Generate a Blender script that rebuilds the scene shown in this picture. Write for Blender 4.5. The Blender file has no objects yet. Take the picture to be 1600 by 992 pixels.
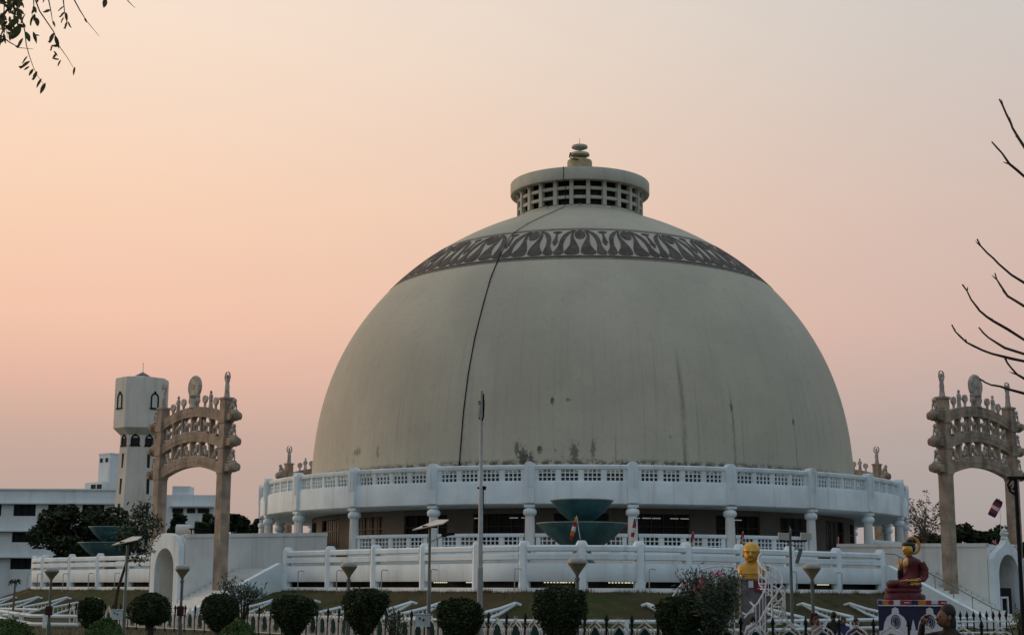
import bpy, math, random
from mathutils import Vector, Matrix
R_ = math.radians
PI = math.pi
sin, cos = math.sin, math.cos
scene = bpy.context.scene
COL = scene.collection

# ------------------------------------------------------------------ camera
F, PITCH, ROLL = 2382.57, .1775, .0047
EYE = Vector((0, 0, 1.7))
cam = bpy.data.cameras.new('camera'); cam.sensor_width = 36; cam.lens = F/1600*36
cam.clip_start = .1; cam.clip_end = 6000
camo = bpy.data.objects.new('camera', cam); COL.objects.link(camo)
fw = Vector((0, cos(PITCH), sin(PITCH))); up0 = Vector((0, -sin(PITCH), cos(PITCH))); rt0 = Vector((1, 0, 0))
rt = rt0*cos(ROLL)+up0*sin(ROLL); up = up0*cos(ROLL)-rt0*sin(ROLL)
camo.matrix_world = Matrix(((rt.x, up.x, -fw.x, EYE.x), (rt.y, up.y, -fw.y, EYE.y), (rt.z, up.z, -fw.z, EYE.z), (0, 0, 0, 1)))
scene.camera = camo

def at(x, y, d):
    """survey helper: the point at ground distance d seen at photo position x, y"""
    u, v = x-800, y-496
    u, v = cos(ROLL)*u+sin(ROLL)*v, -sin(ROLL)*u+cos(ROLL)*v
    r = rt0*u+fw*F-up0*v
    return EYE+r*(d/r.y)

# ------------------------------------------------------------------ world, sun, exposure
scene.view_settings.view_transform = 'Standard'; scene.view_settings.look = 'None'
scene.view_settings.exposure = 0; scene.view_settings.gamma = 1
SUN_AZ, SUN_EL = R_(-64), R_(5)     # azimuth from +y, negative = to the left
W = bpy.data.worlds.new('World'); scene.world = W; W.use_nodes = True
class NT:
    def __init__(s, nt): s.nt = nt; nt.nodes.clear()
    def n(s, t, **k):
        o = s.nt.nodes.new(t)
        for a, b in k.items(): setattr(o, a, b)
        return o
    def l(s, a, b): s.nt.links.new(a, b)
    def put(s, sock, v):
        if isinstance(v, bpy.types.NodeSocket): s.l(v, sock)
        else: sock.default_value = v
    def math(s, op, a, b=0., c=None, clamp=False):
        o = s.n('ShaderNodeMath', operation=op, use_clamp=clamp); s.put(o.inputs[0], a); s.put(o.inputs[1], b)
        if c is not None: s.put(o.inputs[2], c)
        return o.outputs[0]
    def mix(s, f, a, b, mode='MIX'):
        o = s.n('ShaderNodeMix', data_type='RGBA', blend_type=mode, clamp_factor=True)
        s.put(o.inputs[0], f); s.put(o.inputs[6], c4(a)); s.put(o.inputs[7], c4(b)); return o.outputs[2]
    def ramp(s, f, st, interp='LINEAR'):
        o = s.n('ShaderNodeValToRGB'); o.color_ramp.interpolation = interp; e = o.color_ramp.elements
        while len(e) > 1: e.remove(e[0])
        e[0].position = st[0][0]; e[0].color = c4(st[0][1])
        for p, c in st[1:]:
            q = e.new(p); q.color = c4(c)
        s.put(o.inputs[0], f); return o.outputs[0]
    def smooth(s, v, a, b):
        o = s.n('ShaderNodeMapRange', interpolation_type='SMOOTHSTEP'); s.put(o.inputs[0], v)
        o.inputs[1].default_value = a; o.inputs[2].default_value = b; return o.outputs[0]
    def noise(s, vec, scale, detail=3, rough=.55):
        o = s.n('ShaderNodeTexNoise'); o.inputs['Scale'].default_value = scale; o.inputs['Detail'].default_value = detail
        o.inputs['Roughness'].default_value = rough
        if vec is not None: s.l(vec, o.inputs['Vector'])
        return o.outputs[0]
    def xyz(s, x, y, z):
        o = s.n('ShaderNodeCombineXYZ'); s.put(o.inputs[0], x); s.put(o.inputs[1], y); s.put(o.inputs[2], z); return o.outputs[0]
    def sep(s, v):
        o = s.n('ShaderNodeSeparateXYZ'); s.l(v, o.inputs[0]); return o.outputs
def c4(c):
    if isinstance(c, bpy.types.NodeSocket): return c
    if isinstance(c, (int, float)): return (c, c, c, 1)
    return tuple(c)+(1,) if len(c) == 3 else tuple(c)
def srgb(r, g, b):
    f = lambda v: (v/255/12.92) if v <= 10.3 else ((v/255+.055)/1.055)**2.4
    return (f(r), f(g), f(b))
t = NT(W.node_tree)
tc = t.n('ShaderNodeTexCoord'); d = t.sep(tc.outputs['Generated'])
hz = t.math('SQRT', t.math('ADD', t.math('MULTIPLY', d[0], d[0]), t.math('MULTIPLY', d[1], d[1])))
GAZ = R_(-42)   # middle of the glow left by the set sun
dot = t.math('DIVIDE', t.math('ADD', t.math('MULTIPLY', d[0], sin(GAZ)), t.math('MULTIPLY', d[1], cos(GAZ))), t.math('MAXIMUM', hz, .001))
el = t.math('DIVIDE', t.math('ARCSINE', d[2]), PI/2)      # 0 horizon, 1 zenith
q = lambda deg: deg/90
WEST = t.ramp(el, [(0, srgb(180, 160, 152)), (q(2.2), srgb(188, 164, 153)), (q(4.3), srgb(195, 168, 156)), (q(5.7), srgb(206, 173, 158)), (q(7.7), srgb(231, 185, 165)), (q(10), srgb(246, 199, 173)), (q(14), srgb(252, 212, 183)), (q(20), srgb(252, 226, 204)), (q(24), srgb(251, 229, 213)), (q(45), srgb(205, 205, 205)), (1, srgb(172, 187, 202))])
NORTH = t.ramp(el, [(0, srgb(158, 154, 154)), (q(2.2), srgb(167, 160, 158)), (q(5.5), srgb(181, 168, 164)), (q(9.5), srgb(210, 181, 171)), (q(14), srgb(213, 190, 180)), (q(20), srgb(208, 200, 194)), (q(24), srgb(204, 204, 201)), (q(45), srgb(186, 195, 200)), (1, srgb(172, 187, 202))])
EAST = t.ramp(el, [(0, srgb(150, 156, 164)), (q(8), srgb(165, 172, 182)), (q(25), srgb(176, 190, 204)), (1, srgb(172, 187, 202))])
c1 = t.mix(t.smooth(dot, .42, .97), NORTH, WEST)
c2 = t.mix(t.smooth(dot, -.6, .5), EAST, c1)
sky = t.n('ShaderNodeTexSky', sky_type='NISHITA', sun_disc=False, sun_elevation=SUN_EL, sun_rotation=SUN_AZ, dust_density=4.)
b1 = t.n('ShaderNodeBackground'); t.l(c2, b1.inputs[0]); b1.inputs[1].default_value = 1.04
b2 = t.n('ShaderNodeBackground'); t.l(sky.outputs[0], b2.inputs[0]); b2.inputs[1].default_value = .05
mx = t.n('ShaderNodeMixShader'); mx.inputs[0].default_value = .06; t.l(b1.outputs[0], mx.inputs[1]); t.l(b2.outputs[0], mx.inputs[2])
wo = t.n('ShaderNodeOutputWorld'); t.l(mx.outputs[0], wo.inputs[0])
sl = bpy.data.lights.new('sun', 'SUN'); sl.energy = .95; sl.angle = R_(14); sl.color = (1, .72, .48)
so = bpy.data.objects.new('sun', sl); COL.objects.link(so)
so.rotation_euler = Vector((-sin(SUN_AZ)*cos(SUN_EL), -cos(SUN_AZ)*cos(SUN_EL), -sin(SUN_EL))).to_track_quat('-Z', 'Y').to_euler()

# ------------------------------------------------------------------ materials
MATS = {}
def mat(name, base, rough=.8, var=.15, scale=2., streak=0., bump=.0, bscale=20., metal=0., emit=None, spec=.3, dirt=None):
    m = bpy.data.materials.new(name); m.use_nodes = True; MATS[name] = m
    t = NT(m.node_tree); P = t.n('ShaderNodeBsdfPrincipled'); o = t.n('ShaderNodeOutputMaterial'); t.l(P.outputs[0], o.inputs[0])
    P.inputs['Roughness'].default_value = rough; P.inputs['Metallic'].default_value = metal
    P.inputs['Specular IOR Level'].default_value = spec
    g = t.n('ShaderNodeNewGeometry'); v = g.outputs['Position']
    n1 = t.noise(v, scale, 4)
    c = t.mix(t.smooth(n1, .3, .7), [x*(1-var) for x in base], [min(1, x*(1+var*.6)) for x in base])
    if streak:
        p = t.sep(v); sv = t.xyz(p[0], p[1], t.math('MULTIPLY', p[2], .08))
        n2 = t.noise(sv, 1.6, 5, .65)
        c = t.mix(t.math('MULTIPLY', t.smooth(n2, .5, .78), streak), c, dirt or [x*.45 for x in base])
    t.l(c, P.inputs['Base Color'])
    if bump:
        b = t.n('ShaderNodeBump'); b.inputs['Strength'].default_value = bump; b.inputs['Distance'].default_value = .03
        t.l(t.noise(v, bscale, 4, .6), b.inputs['Height']); t.l(b.outputs[0], P.inputs['Normal'])
    if emit:
        P.inputs['Emission Color'].default_value = c4(emit[0]); P.inputs['Emission Strength'].default_value = emit[1]
    return m
WHITE = mat('white_paint', (.67, .755, .78), .7, .10, .7, .62, .1, 9, dirt=(.40, .41, .39))
WHITE2 = mat('old_white_paint', (.66, .67, .64), .8, .1, .6, .5, .15, 7)
WHITE3 = mat('far_white_paint', (.62, .68, .69), .8, .06, .3, .4)
TOWERM = mat('cream_plaster', (.62, .60, .53), .85, .1, .3, .6, .1, 3)
STONE = mat('brown_sandstone', (.325, .252, .188), .85, .32, 1.6, .85, .35, 12, dirt=(.10, .085, .07))
STONEL = mat('pale_carved_stone', (.43, .38, .32), .85, .3, 3., .6, .3, 25, dirt=(.14, .13, .12))
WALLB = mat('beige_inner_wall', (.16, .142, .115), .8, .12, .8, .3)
GLASSD = mat('dark_glass', (.012, .013, .013), .3, .2, 2, spec=.1)
DARK = mat('dark_interior', (.02, .021, .021), .9)
TEAL = mat('teal_paint', (.045, .135, .15), .5, .3, 1.5, .6, .15, 10, spec=.35, dirt=(.12, .19, .19))
DRUMM = mat('grey_cream_plaster', (.45, .44, .365), .8, .1, 1., .35, .1, 8)
PETALM = mat('maroon_grey_inlay', (.082, .062, .055), .7, .4, 1.5, .4, dirt=(.16, .15, .13))
BANDM = mat('brown_band_paint', (.20, .182, .15), .8, .2, 2)
BLACK = mat('black_metal', (.012, .012, .013), .7, .2, 4, spec=.08)
POLEM = mat('grey_green_metal', (.10, .115, .105), .5, .15, 4, .2)
GALV = mat('galvanised_steel', (.36, .37, .36), .5, .15, 5, .45, .1, 15)
SHADE = mat('cream_lamp_plastic', (.19, .165, .115), .5, .12, 4)
CAPM = mat('grey_lamp_cap', (.30, .30, .275), .5, .1, 3)
REDBOX = mat('dark_red_paint', (.045, .012, .013), .8, .2, 5)
PANELW = mat('pale_panel_back', (.55, .50, .42), .5, .08, 3)
GOLD = mat('gold_paint', (.56, .31, .055), .4, .22, 5, .45, .2, 12, metal=.35, spec=.4, dirt=(.2, .11, .03))
GOLDL = mat('pale_gold_paint', (.62, .40, .13), .45, .1, 6)
MAROON = mat('maroon_robe_paint', (.105, .017, .022), .55, .35, 5, .3, .2, 12, dirt=(.035, .012, .012))
HAIRB = mat('blue_black_paint', (.010, .014, .022), .5, .2, 5)
NAVY = mat('navy_cloth', (.022, .024, .06), .8, .1, 4)
WCLOTH = mat('white_cloth', (.54, .55, .60), .9, .06, 4)
RED = mat('red_cloth', (.29, .02, .027), .8, .15, 4)
ORANGE = mat('orange_cloth', (.5, .17, .016), .8, .1, 4)
YELLOW = mat('yellow_cloth', (.42, .28, .04), .8, .1, 4)
BLUE = mat('blue_cloth', (.025, .045, .2), .8, .15, 4)
GREENOV = mat('dark_green_plate', (.010, .036, .034), .8, .2, 4, spec=.05)
FENCEW = mat('weathered_white_iron', (.50, .48, .44), .6, .2, 6, .5)
BARK = mat('dark_bark', (.045, .036, .028), .9, .3, 12, 0, .4, 40)
BARKL = mat('grey_bark', (.13, .105, .08), .9, .3, 8, 0, .4, 30)
TUBE = mat('lit_tube', (.9, .9, .85), .5, emit=((1, .92, .62), .75))
SKIN = mat('brown_skin', (.15, .07, .042), .55, .1, 20)
JACKET = mat('charcoal_cloth', (.022, .020, .018), .9, .2, 10, bump=.2, bscale=60)
DENIM = mat('dark_trousers', (.03, .034, .05), .9, .2, 10)
PINKSH = mat('pale_pink_shirt', (.25, .18, .19), .9, .1, 10)
BLUESH = mat('blue_shirt', (.03, .045, .13), .9, .1, 10)
HAIRM = mat('black_hair', (.010, .008, .007), .6, .3, 30)
SIGNB = mat('pale_sign_board', (.40, .46, .46), .7, .1, 3, .3)
STEELW = mat('white_steel_rail', (.60, .62, .66), .5, .08, 6, .2)
def leafmat(name, a, b, scale=1.2, rough=.6):
    m = bpy.data.materials.new(name); m.use_nodes = True; t = NT(m.node_tree)
    P = t.n('ShaderNodeBsdfPrincipled'); o = t.n('ShaderNodeOutputMaterial'); t.l(P.outputs[0], o.inputs[0])
    g = t.n('ShaderNodeNewGeometry')
    rn = t.math('ADD', t.math('MULTIPLY', g.outputs['Random Per Island'], .6), t.math('MULTIPLY', t.smooth(t.noise(g.outputs['Position'], scale), .3, .7), .4))
    t.l(t.mix(rn, a, b), P.inputs['Base Color']); P.inputs['Roughness'].default_value = rough; P.inputs['Specular IOR Level'].default_value = .2
    return m
LEAFD = leafmat('dark_leaves', (.014, .022, .012), (.035, .055, .022))
LEAFT = leafmat('clipped_leaves', (.016, .026, .011), (.042, .066, .022), 3)
LEAFG = leafmat('grey_green_leaves', (.03, .045, .028), (.075, .095, .055), 3)
LEAFB = leafmat('olive_leaves', (.03, .04, .012), (.10, .10, .03), 6)
LEAFF = leafmat('bright_hedge_leaves', (.03, .06, .014), (.07, .125, .03), 3)
LEAFS = leafmat('sparse_dry_leaves', (.07, .06, .035), (.12, .105, .06))
PINK = leafmat('pink_petals', (.35, .05, .09), (.6, .12, .16))
GRASSM = leafmat('dry_grass_blades', (.05, .052, .022), (.14, .115, .05), .6, .8)

def ground_mat(name, cols, s1=.12, s2=2.5, s3=30):
    m = bpy.data.materials.new(name); m.use_nodes = True; t = NT(m.node_tree)
    P = t.n('ShaderNodeBsdfPrincipled'); o = t.n('ShaderNodeOutputMaterial'); t.l(P.outputs[0], o.inputs[0])
    g = t.n('ShaderNodeNewGeometry'); v = g.outputs['Position']
    c = t.mix(t.smooth(t.noise(v, s1, 4), .35, .65), cols[0], cols[1])
    c = t.mix(t.smooth(t.noise(v, s2, 5, .65), .48, .7), c, cols[2])
    c = t.mix(t.math('MULTIPLY', t.noise(v, s3, 3), .5), c, cols[3])
    t.l(c, P.inputs['Base Color']); P.inputs['Roughness'].default_value = .95; P.inputs['Specular IOR Level'].default_value = .1
    b = t.n('ShaderNodeBump'); b.inputs['Strength'].default_value = .6; b.inputs['Distance'].default_value = .08
    t.l(t.noise(v, 9, 5, .7), b.inputs['Height']); t.l(b.outputs[0], P.inputs['Normal'])
    return m
GROUND = ground_mat('dry_lawn', ((.085, .075, .042), (.062, .066, .03), (.10, .08, .05), (.04, .046, .017)))
BANKM = ground_mat('grass_slope', ((.075, .054, .03), (.045, .062, .018), (.10, .082, .036), (.022, .03, .011)), .21, .8, 9)

def dome_material():
    m = bpy.data.materials.new('weathered_dome_paint'); m.use_nodes = True; t = NT(m.node_tree)
    P = t.n('ShaderNodeBsdfPrincipled'); o = t.n('ShaderNodeOutputMaterial'); t.l(P.outputs[0], o.inputs[0])
    P.inputs['Roughness'].default_value = .72; P.inputs['Specular IOR Level'].default_value = .25
    tc = t.n('ShaderNodeTexCoord'); v = tc.outputs['Object']; p = t.sep(v)
    ang = t.math('MULTIPLY', t.math('ARCTAN2', p[0], t.math('MULTIPLY', p[1], -1)), 180/PI)   # degrees, 0 = front
    z = p[2]
    base = t.mix(t.smooth(t.noise(v, .16, 5), .35, .68), (.412, .384, .304), (.478, .449, .354))
    # faint vertical runs and fine grime
    sv = t.xyz(t.math('MULTIPLY', ang, .9), t.math('MULTIPLY', z, .10), 0.)
    low = t.smooth(z, 21, 9)
    c = t.mix(t.math('MULTIPLY', t.smooth(t.noise(sv, 1.0, 6, .7), .5, .75), t.math('ADD', t.math('MULTIPLY', low, .34), .07)), base, (.20, .195, .165))
    c = t.mix(t.math('MULTIPLY', t.smooth(t.noise(v, 3.5, 4), .45, .75), .16), c, (.26, .25, .2))
    s2 = t.noise(t.xyz(t.math('MULTIPLY', ang, 1.5), t.math('MULTIPLY', z, .055), 5.), 1.0, 7, .72)
    patch = t.smooth(t.noise(v, .11, 4, .6), .38, .66)
    c = t.mix(t.math('MULTIPLY', t.smooth(s2, .54, .70), t.math('ADD', t.math('MULTIPLY', patch, .34), .06)), c, (.21, .20, .165))
    c = t.mix(t.math('MULTIPLY', t.smooth(t.noise(v, .55, 6, .7), .52, .7), .22), c, (.29, .28, .225))
    wob = t.math('MULTIPLY', t.math('SUBTRACT', t.noise(t.xyz(0., 0., z), 1.6, 4), .5), .9)
    wv = t.noise(t.xyz(t.math('MULTIPLY', ang, 2.2), t.math('MULTIPLY', z, .9), 3.), 1., 5, .7)
    def run(a, w, z0, z1, k):
        nonlocal c
        dd = t.math('ABSOLUTE', t.math('SUBTRACT', t.math('ADD', ang, wob), a))
        f = t.math('MULTIPLY', t.smooth(dd, w, 0), t.math('MULTIPLY', t.smooth(z, z1, z1-2.5), t.smooth(z, z0-.3, z0+.2)))
        f = t.math('MULTIPLY', f, t.math('MULTIPLY', t.smooth(wv, .25, .6), k))
        c = t.mix(f, c, (.085, .08, .068))
    run(19.0, .75, 8.8, 16.5, .54); run(21.8, .28, 8.8, 14.5, .34); run(29.3, .42, 8.8, 14.6, .6); run(31.2, .2, 8.8, 13, .4)
    run(45.0, .25, 8.8, 12.2, .6); run(-3.2, .3, 8.8, 10.3, .7); run(6.2, .28, 8.8, 11.5, .6); run(2.0, .2, 8.8, 11.8, .4); run(-10.2, .3, 8.8, 10.2, .7)
    run(-52, .7, 9.6, 11.2, .5); run(13, .22, 8.8, 10.6, .5); run(37, .4, 8.8, 10.5, .45)
    # mould specks low on the wall and a ragged mould line at the foot
    sp = t.noise(t.xyz(t.math('MULTIPLY', ang, .55), t.math('MULTIPLY', z, 1.3), 7.), 1.7, 6, .72)
    region = t.smooth(t.noise(t.xyz(t.math('MULTIPLY', ang, .09), t.math('MULTIPLY', z, .3), 2.), 1., 3), .46, .66)
    f = t.math('MULTIPLY', t.smooth(sp, .60, .70), t.math('MULTIPLY', t.smooth(z, 13.2, 9.2), t.math('MAXIMUM', region, t.math('MULTIPLY', t.smooth(t.math('ABSOLUTE', t.math('ADD', ang, 3.)), 16, 3), .8))))
    c = t.mix(t.math('MULTIPLY', f, .8), c, (.06, .056, .048))
    sp2 = t.noise(t.xyz(t.math('MULTIPLY', ang, .35), t.math('MULTIPLY', z, 1.1), 11.), 2.1, 5, .7)
    f = t.math('MULTIPLY', t.smooth(sp2, .43, .55), t.smooth(z, 9.32, 9.0))
    c = t.mix(t.math('MULTIPLY', f, .85), c, (.05, .047, .04))
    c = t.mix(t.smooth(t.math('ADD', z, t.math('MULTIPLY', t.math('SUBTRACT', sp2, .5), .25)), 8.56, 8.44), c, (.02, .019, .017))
    rag = t.noise(t.xyz(t.math('MULTIPLY', ang, 2.1), t.math('MULTIPLY', z, 4.2), 9.), 1., 5, .75)
    def spot(a, zz, ra, rz, k=.85):
        nonlocal c
        da = t.math('DIVIDE', t.math('SUBTRACT', ang, a), ra); dz = t.math('DIVIDE', t.math('SUBTRACT', z, zz), rz)
        r2 = t.math('SQRT', t.math('ADD', t.math('MULTIPLY', da, da), t.math('MULTIPLY', dz, dz)))
        r2 = t.math('ADD', r2, t.math('MULTIPLY', t.math('SUBTRACT', rag, .5), 3.4))
        c = t.mix(t.math('MULTIPLY', t.smooth(r2, 1.0, .45), k), c, (.05, .047, .04))
    spot(-5.2, 12.65, .35, .32); spot(-2.2, 12.7, .55, .12, .6); spot(44.9, 12.0, .4, .25); spot(29.2, 12.6, .35, .35, .7)
    spot(-10.4, 9.35, 1.1, .7); spot(-9.0, 9.2, .7, .5); spot(-7.4, 9.8, .5, .3); spot(-1.2, 9.6, 1.0, .7, .7); spot(2.2, 9.8, .6, .6, .6); spot(-11.5, 9.9, .6, .5, .7); spot(-42, 10.0, .6, .5, .45); spot(-48.5, 10.2, 1.6, .3, .5)
    t.l(c, P.inputs['Base Color'])
    b = t.n('ShaderNodeBump'); b.inputs['Strength'].default_value = .25; b.inputs['Distance'].default_value = .05
    t.l(t.noise(v, 2.5, 5, .6), b.inputs['Height']); t.l(b.outputs[0], P.inputs['Normal'])
    return m
DOMEM = dome_material()

# ------------------------------------------------------------------ mesh builder
class MB:
    def __init__(s): s.v = []; s.f = []; s.mi = []; s.cur = 0
    def face(s, ids): s.f.append(ids); s.mi.append(s.cur)
    def add(s, vs, fs):
        o = len(s.v); s.v += [tuple(p) for p in vs]
        for f in fs: s.face([o+i for i in f])
        return s
    def box(s, c, size, rz=0, tilt=None):
        x, y, z = [k/2 for k in size]
        P = [Vector((a*x, b*y, e*z)) for e in (-1, 1) for b in (-1, 1) for a in (-1, 1)]
        M = Matrix.Rotation(rz, 3, 'Z')
        if tilt: M = M @ tilt
        c = Vector(c)
        return s.add([c+M@p for p in P], [(0, 2, 3, 1), (4, 5, 7, 6), (0, 1, 5, 4), (2, 6, 7, 3), (0, 4, 6, 2), (1, 3, 7, 5)])
    def frustum(s, c, s0, s1, h):
        P = [(a*q[0]/2+c[0], b*q[1]/2+c[1], c[2]+e*h) for e, q in ((0, s0), (1, s1)) for b in (-1, 1) for a in (-1, 1)]
        return s.add(P, [(0, 2, 3, 1), (4, 5, 7, 6), (0, 1, 5, 4), (2, 6, 7, 3), (0, 4, 6, 2), (1, 3, 7, 5)])
    def bar(s, p0, p1, w, h, upv=(0, 0, 1)):
        p0, p1 = Vector(p0), Vector(p1); dd = (p1-p0).normalized(); r = dd.cross(Vector(upv))
        if r.length < 1e-4: r = Vector((1, 0, 0))
        r.normalize(); u = r.cross(dd)
        P = [p+r*a*w/2+u*b*h/2 for p in (p0, p1) for b in (-1, 1) for a in (-1, 1)]
        return s.add(P, [(0, 1, 3, 2), (4, 6, 7, 5), (0, 4, 5, 1), (2, 3, 7, 6), (0, 2, 6, 4), (1, 5, 7, 3)])
    def tube(s, pts, r, n=6, cap=True):
        pts = [Vector(p) for p in pts]; m = len(pts)
        rr = r if isinstance(r, (list, tuple)) else [r]*m
        t0 = (pts[1]-pts[0]).normalized(); ref = Vector((0, 0, 1)) if abs(t0.z) < .9 else Vector((1, 0, 0))
        N = t0.cross(ref).normalized(); o = len(s.v)
        for i, p in enumerate(pts):
            tg = (pts[min(i+1, m-1)]-pts[max(i-1, 0)])
            tg = tg.normalized() if tg.length > 1e-9 else t0
            N = (N-tg*N.dot(tg)); N = N.normalized() if N.length > 1e-6 else tg.orthogonal().normalized()
            B = tg.cross(N)
            for k in range(n):
                a = 2*PI*k/n; s.v.append(tuple(p+(N*cos(a)+B*sin(a))*rr[i]))
        for i in range(m-1):
            for k in range(n):
                s.face([o+i*n+k, o+i*n+(k+1) % n, o+(i+1)*n+(k+1) % n, o+(i+1)*n+k])
        if cap: s.face([o+k for k in range(n)][::-1]); s.face([o+(m-1)*n+k for k in range(n)])
        return s
    def lathe(s, prof, n=24, c=(0, 0), a0=None, a1=None, closed=False):
        full = a0 is None; o = len(s.v); cols = n if full else n+1; m = len(prof)
        for k in range(cols):
            a = 2*PI*k/n if full else a0+(a1-a0)*k/n
            for r, z in prof: s.v.append((c[0]+r*sin(a), c[1]-r*cos(a), z))
        for k in range(n):
            k2 = (k+1) % cols
            for j in range(m if closed else m-1):
                j2 = (j+1) % m
                a, b, cc, dd = o+k*m+j, o+k2*m+j, o+k2*m+j2, o+k*m+j2
                if prof[j][0] < 1e-6 and prof[j2][0] < 1e-6: continue
                if prof[j][0] < 1e-6: s.face([a, cc, dd])
                elif prof[j2][0] < 1e-6: s.face([a, b, dd])
                else: s.face([a, b, cc, dd])
        if closed and not full:
            s.face([o+j for j in range(m)][::-1]); s.face([o+n*m+j for j in range(m)])
        return s
    def prism(s, poly, ext):
        n = len(poly); ext = Vector(ext); A = [Vector(p) for p in poly]
        return s.add(A+[p+ext for p in A], [list(range(n))[::-1], list(range(n, 2*n))]+[(i, (i+1) % n, n+(i+1) % n, n+i) for i in range(n)])
    def ell(s, c, r, n=10, m=6, rot=None):
        c = Vector(c); P = []
        if isinstance(r, (int, float)): r = (r, r, r)
        for j in range(1, m):
            b = PI*j/m-PI/2
            for k in range(n):
                a = 2*PI*k/n; p = Vector((cos(a)*cos(b)*r[0], sin(a)*cos(b)*r[1], sin(b)*r[2])); P.append(c+(rot@p if rot else p))
        lo, hi = Vector((0, 0, -r[2])), Vector((0, 0, r[2]))
        P += [c+(rot@lo if rot else lo), c+(rot@hi if rot else hi)]
        fs = [(j*n+k, j*n+(k+1) % n, (j+1)*n+(k+1) % n, (j+1)*n+k) for j in range(m-2) for k in range(n)]
        L, H = (m-1)*n, (m-1)*n+1
        fs += [(L, (k+1) % n, k) for k in range(n)]+[((m-2)*n+k, (m-2)*n+(k+1) % n, H) for k in range(n)]
        return s.add(P, fs)
    def loft(s, rings, n=16, sq=1.0):
        """rings: (z, cx, cy, rx, ry)[, exponent] - one continuous skin"""
        o = len(s.v); m = len(rings)
        for rg in rings:
            z, cx, cy, rx, ry = rg[:5]; e = rg[5] if len(rg) > 5 else sq
            for k in range(n):
                a = 2*PI*k/n; ca, sa = cos(a), sin(a)
                s.v.append((cx+rx*math.copysign(abs(ca)**e, ca), cy+ry*math.copysign(abs(sa)**e, sa), z))
        for i in range(m-1):
            for k in range(n): s.face([o+i*n+k, o+i*n+(k+1) % n, o+(i+1)*n+(k+1) % n, o+(i+1)*n+k])
        s.face([o+k for k in range(n)][::-1]); s.face([o+(m-1)*n+k for k in range(n)])
        return s
    def sweep(s, prof, path):
        """closed section (offset outward, z) carried along path points (x, y, nx, ny)"""
        o = len(s.v); m = len(prof); k = len(path)
        for x, y, nx, ny in path:
            for off, z in prof: s.v.append((x+nx*off, y+ny*off, z))
        for i in range(k-1):
            for j in range(m): s.face([o+i*m+j, o+i*m+(j+1) % m, o+(i+1)*m+(j+1) % m, o+(i+1)*m+j])
        s.face([o+j for j in range(m)]); s.face([o+(k-1)*m+j for j in range(m)][::-1])
        return s
    def quad(s, c, u, v):
        o = len(s.v); s.v += [tuple(c-u-v), tuple(c+u-v*.3), tuple(c+u*.2+v), tuple(c-u*.9+v*.4)]; s.face([o, o+1, o+2, o+3])
    def mesh(s, name, mats, smooth=40):
        me = bpy.data.meshes.new(name); me.from_pydata(s.v, [], s.f)
        if not isinstance(mats, (list, tuple)): mats = [mats]
        for m in mats: me.materials.append(m)
        if len(mats) > 1: me.polygons.foreach_set('material_index', s.mi)
        if smooth:
            me.polygons.foreach_set('use_smooth', [True]*len(me.polygons))
            me.set_sharp_from_angle(angle=R_(smooth))
        me.update(); return me
    def build(s, name, mats, parent=None, loc=None, rz=None, smooth=40):
        return put(name, s.mesh(name, mats, smooth), parent, loc, rz)
def put(name, me, parent=None, loc=None, rz=None):
    o = bpy.data.objects.new(name, me); COL.objects.link(o)
    if parent: o.parent = parent
    if loc is not None: o.location = loc
    if rz is not None: o.rotation_euler = (0, 0, rz)
    return o
def tag(o, label, cat, group=None):
    o['label'] = label; o['category'] = cat
    if group: o['group'] = group
    return o
def empty(name, loc, label, cat, group=None, rz=0):
    o = bpy.data.objects.new(name, None); COL.objects.link(o); o.location = loc; o.rotation_euler = (0, 0, rz); o.empty_display_size = .3
    return tag(o, label, cat, group)
def structure(o, kind='structure'): o['kind'] = kind; return o
def copy_tree(o, label=None, loc=None, rz=None, parent=None):
    c = o.copy(); COL.objects.link(c); c.parent = parent
    if label: c['label'] = label
    if loc is not None: c.location = loc
    if rz is not None: c.rotation_euler = (0, 0, rz)
    for ch in list(o.children): copy_tree(ch, parent=c)
    return c

# ------------------------------------------------------------------ layout of the monument
CX, CY = 4.8466, 106.68
A0 = R_(-2.55)                      # the monument's front faces the camera
CEN = Vector((CX, CY, 0))
def ring(a, r): return (r*sin(a), -r*cos(a))
def world(a_local, r, z=0): return Vector((CX+r*sin(a_local+A0), CY-r*cos(a_local+A0), z))

# ------------------------------------------------------------------ ground
g = MB(); n = 40
xs = [-3000, -1200, -500, -250, -150]+[-120+i*8 for i in range(31)]+[150, 250, 500, 1200, 3000]
ys = [-600, -200, -60, -20]+[-10+i*6 for i in range(32)]+[220, 300, 500, 900, 1600, 3500]
rnd = random.Random(3)
for y in ys:
    for x in xs: g.v.append((x, y, 0 if abs(x) > 120 or y > 180 or y < 0 else rnd.uniform(-.04, .03)))
for j in range(len(ys)-1):
    for i in range(len(xs)-1): g.face([j*len(xs)+i, j*len(xs)+i+1, (j+1)*len(xs)+i+1, (j+1)*len(xs)+i])
structure(g.build('ground', GROUND))

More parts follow.
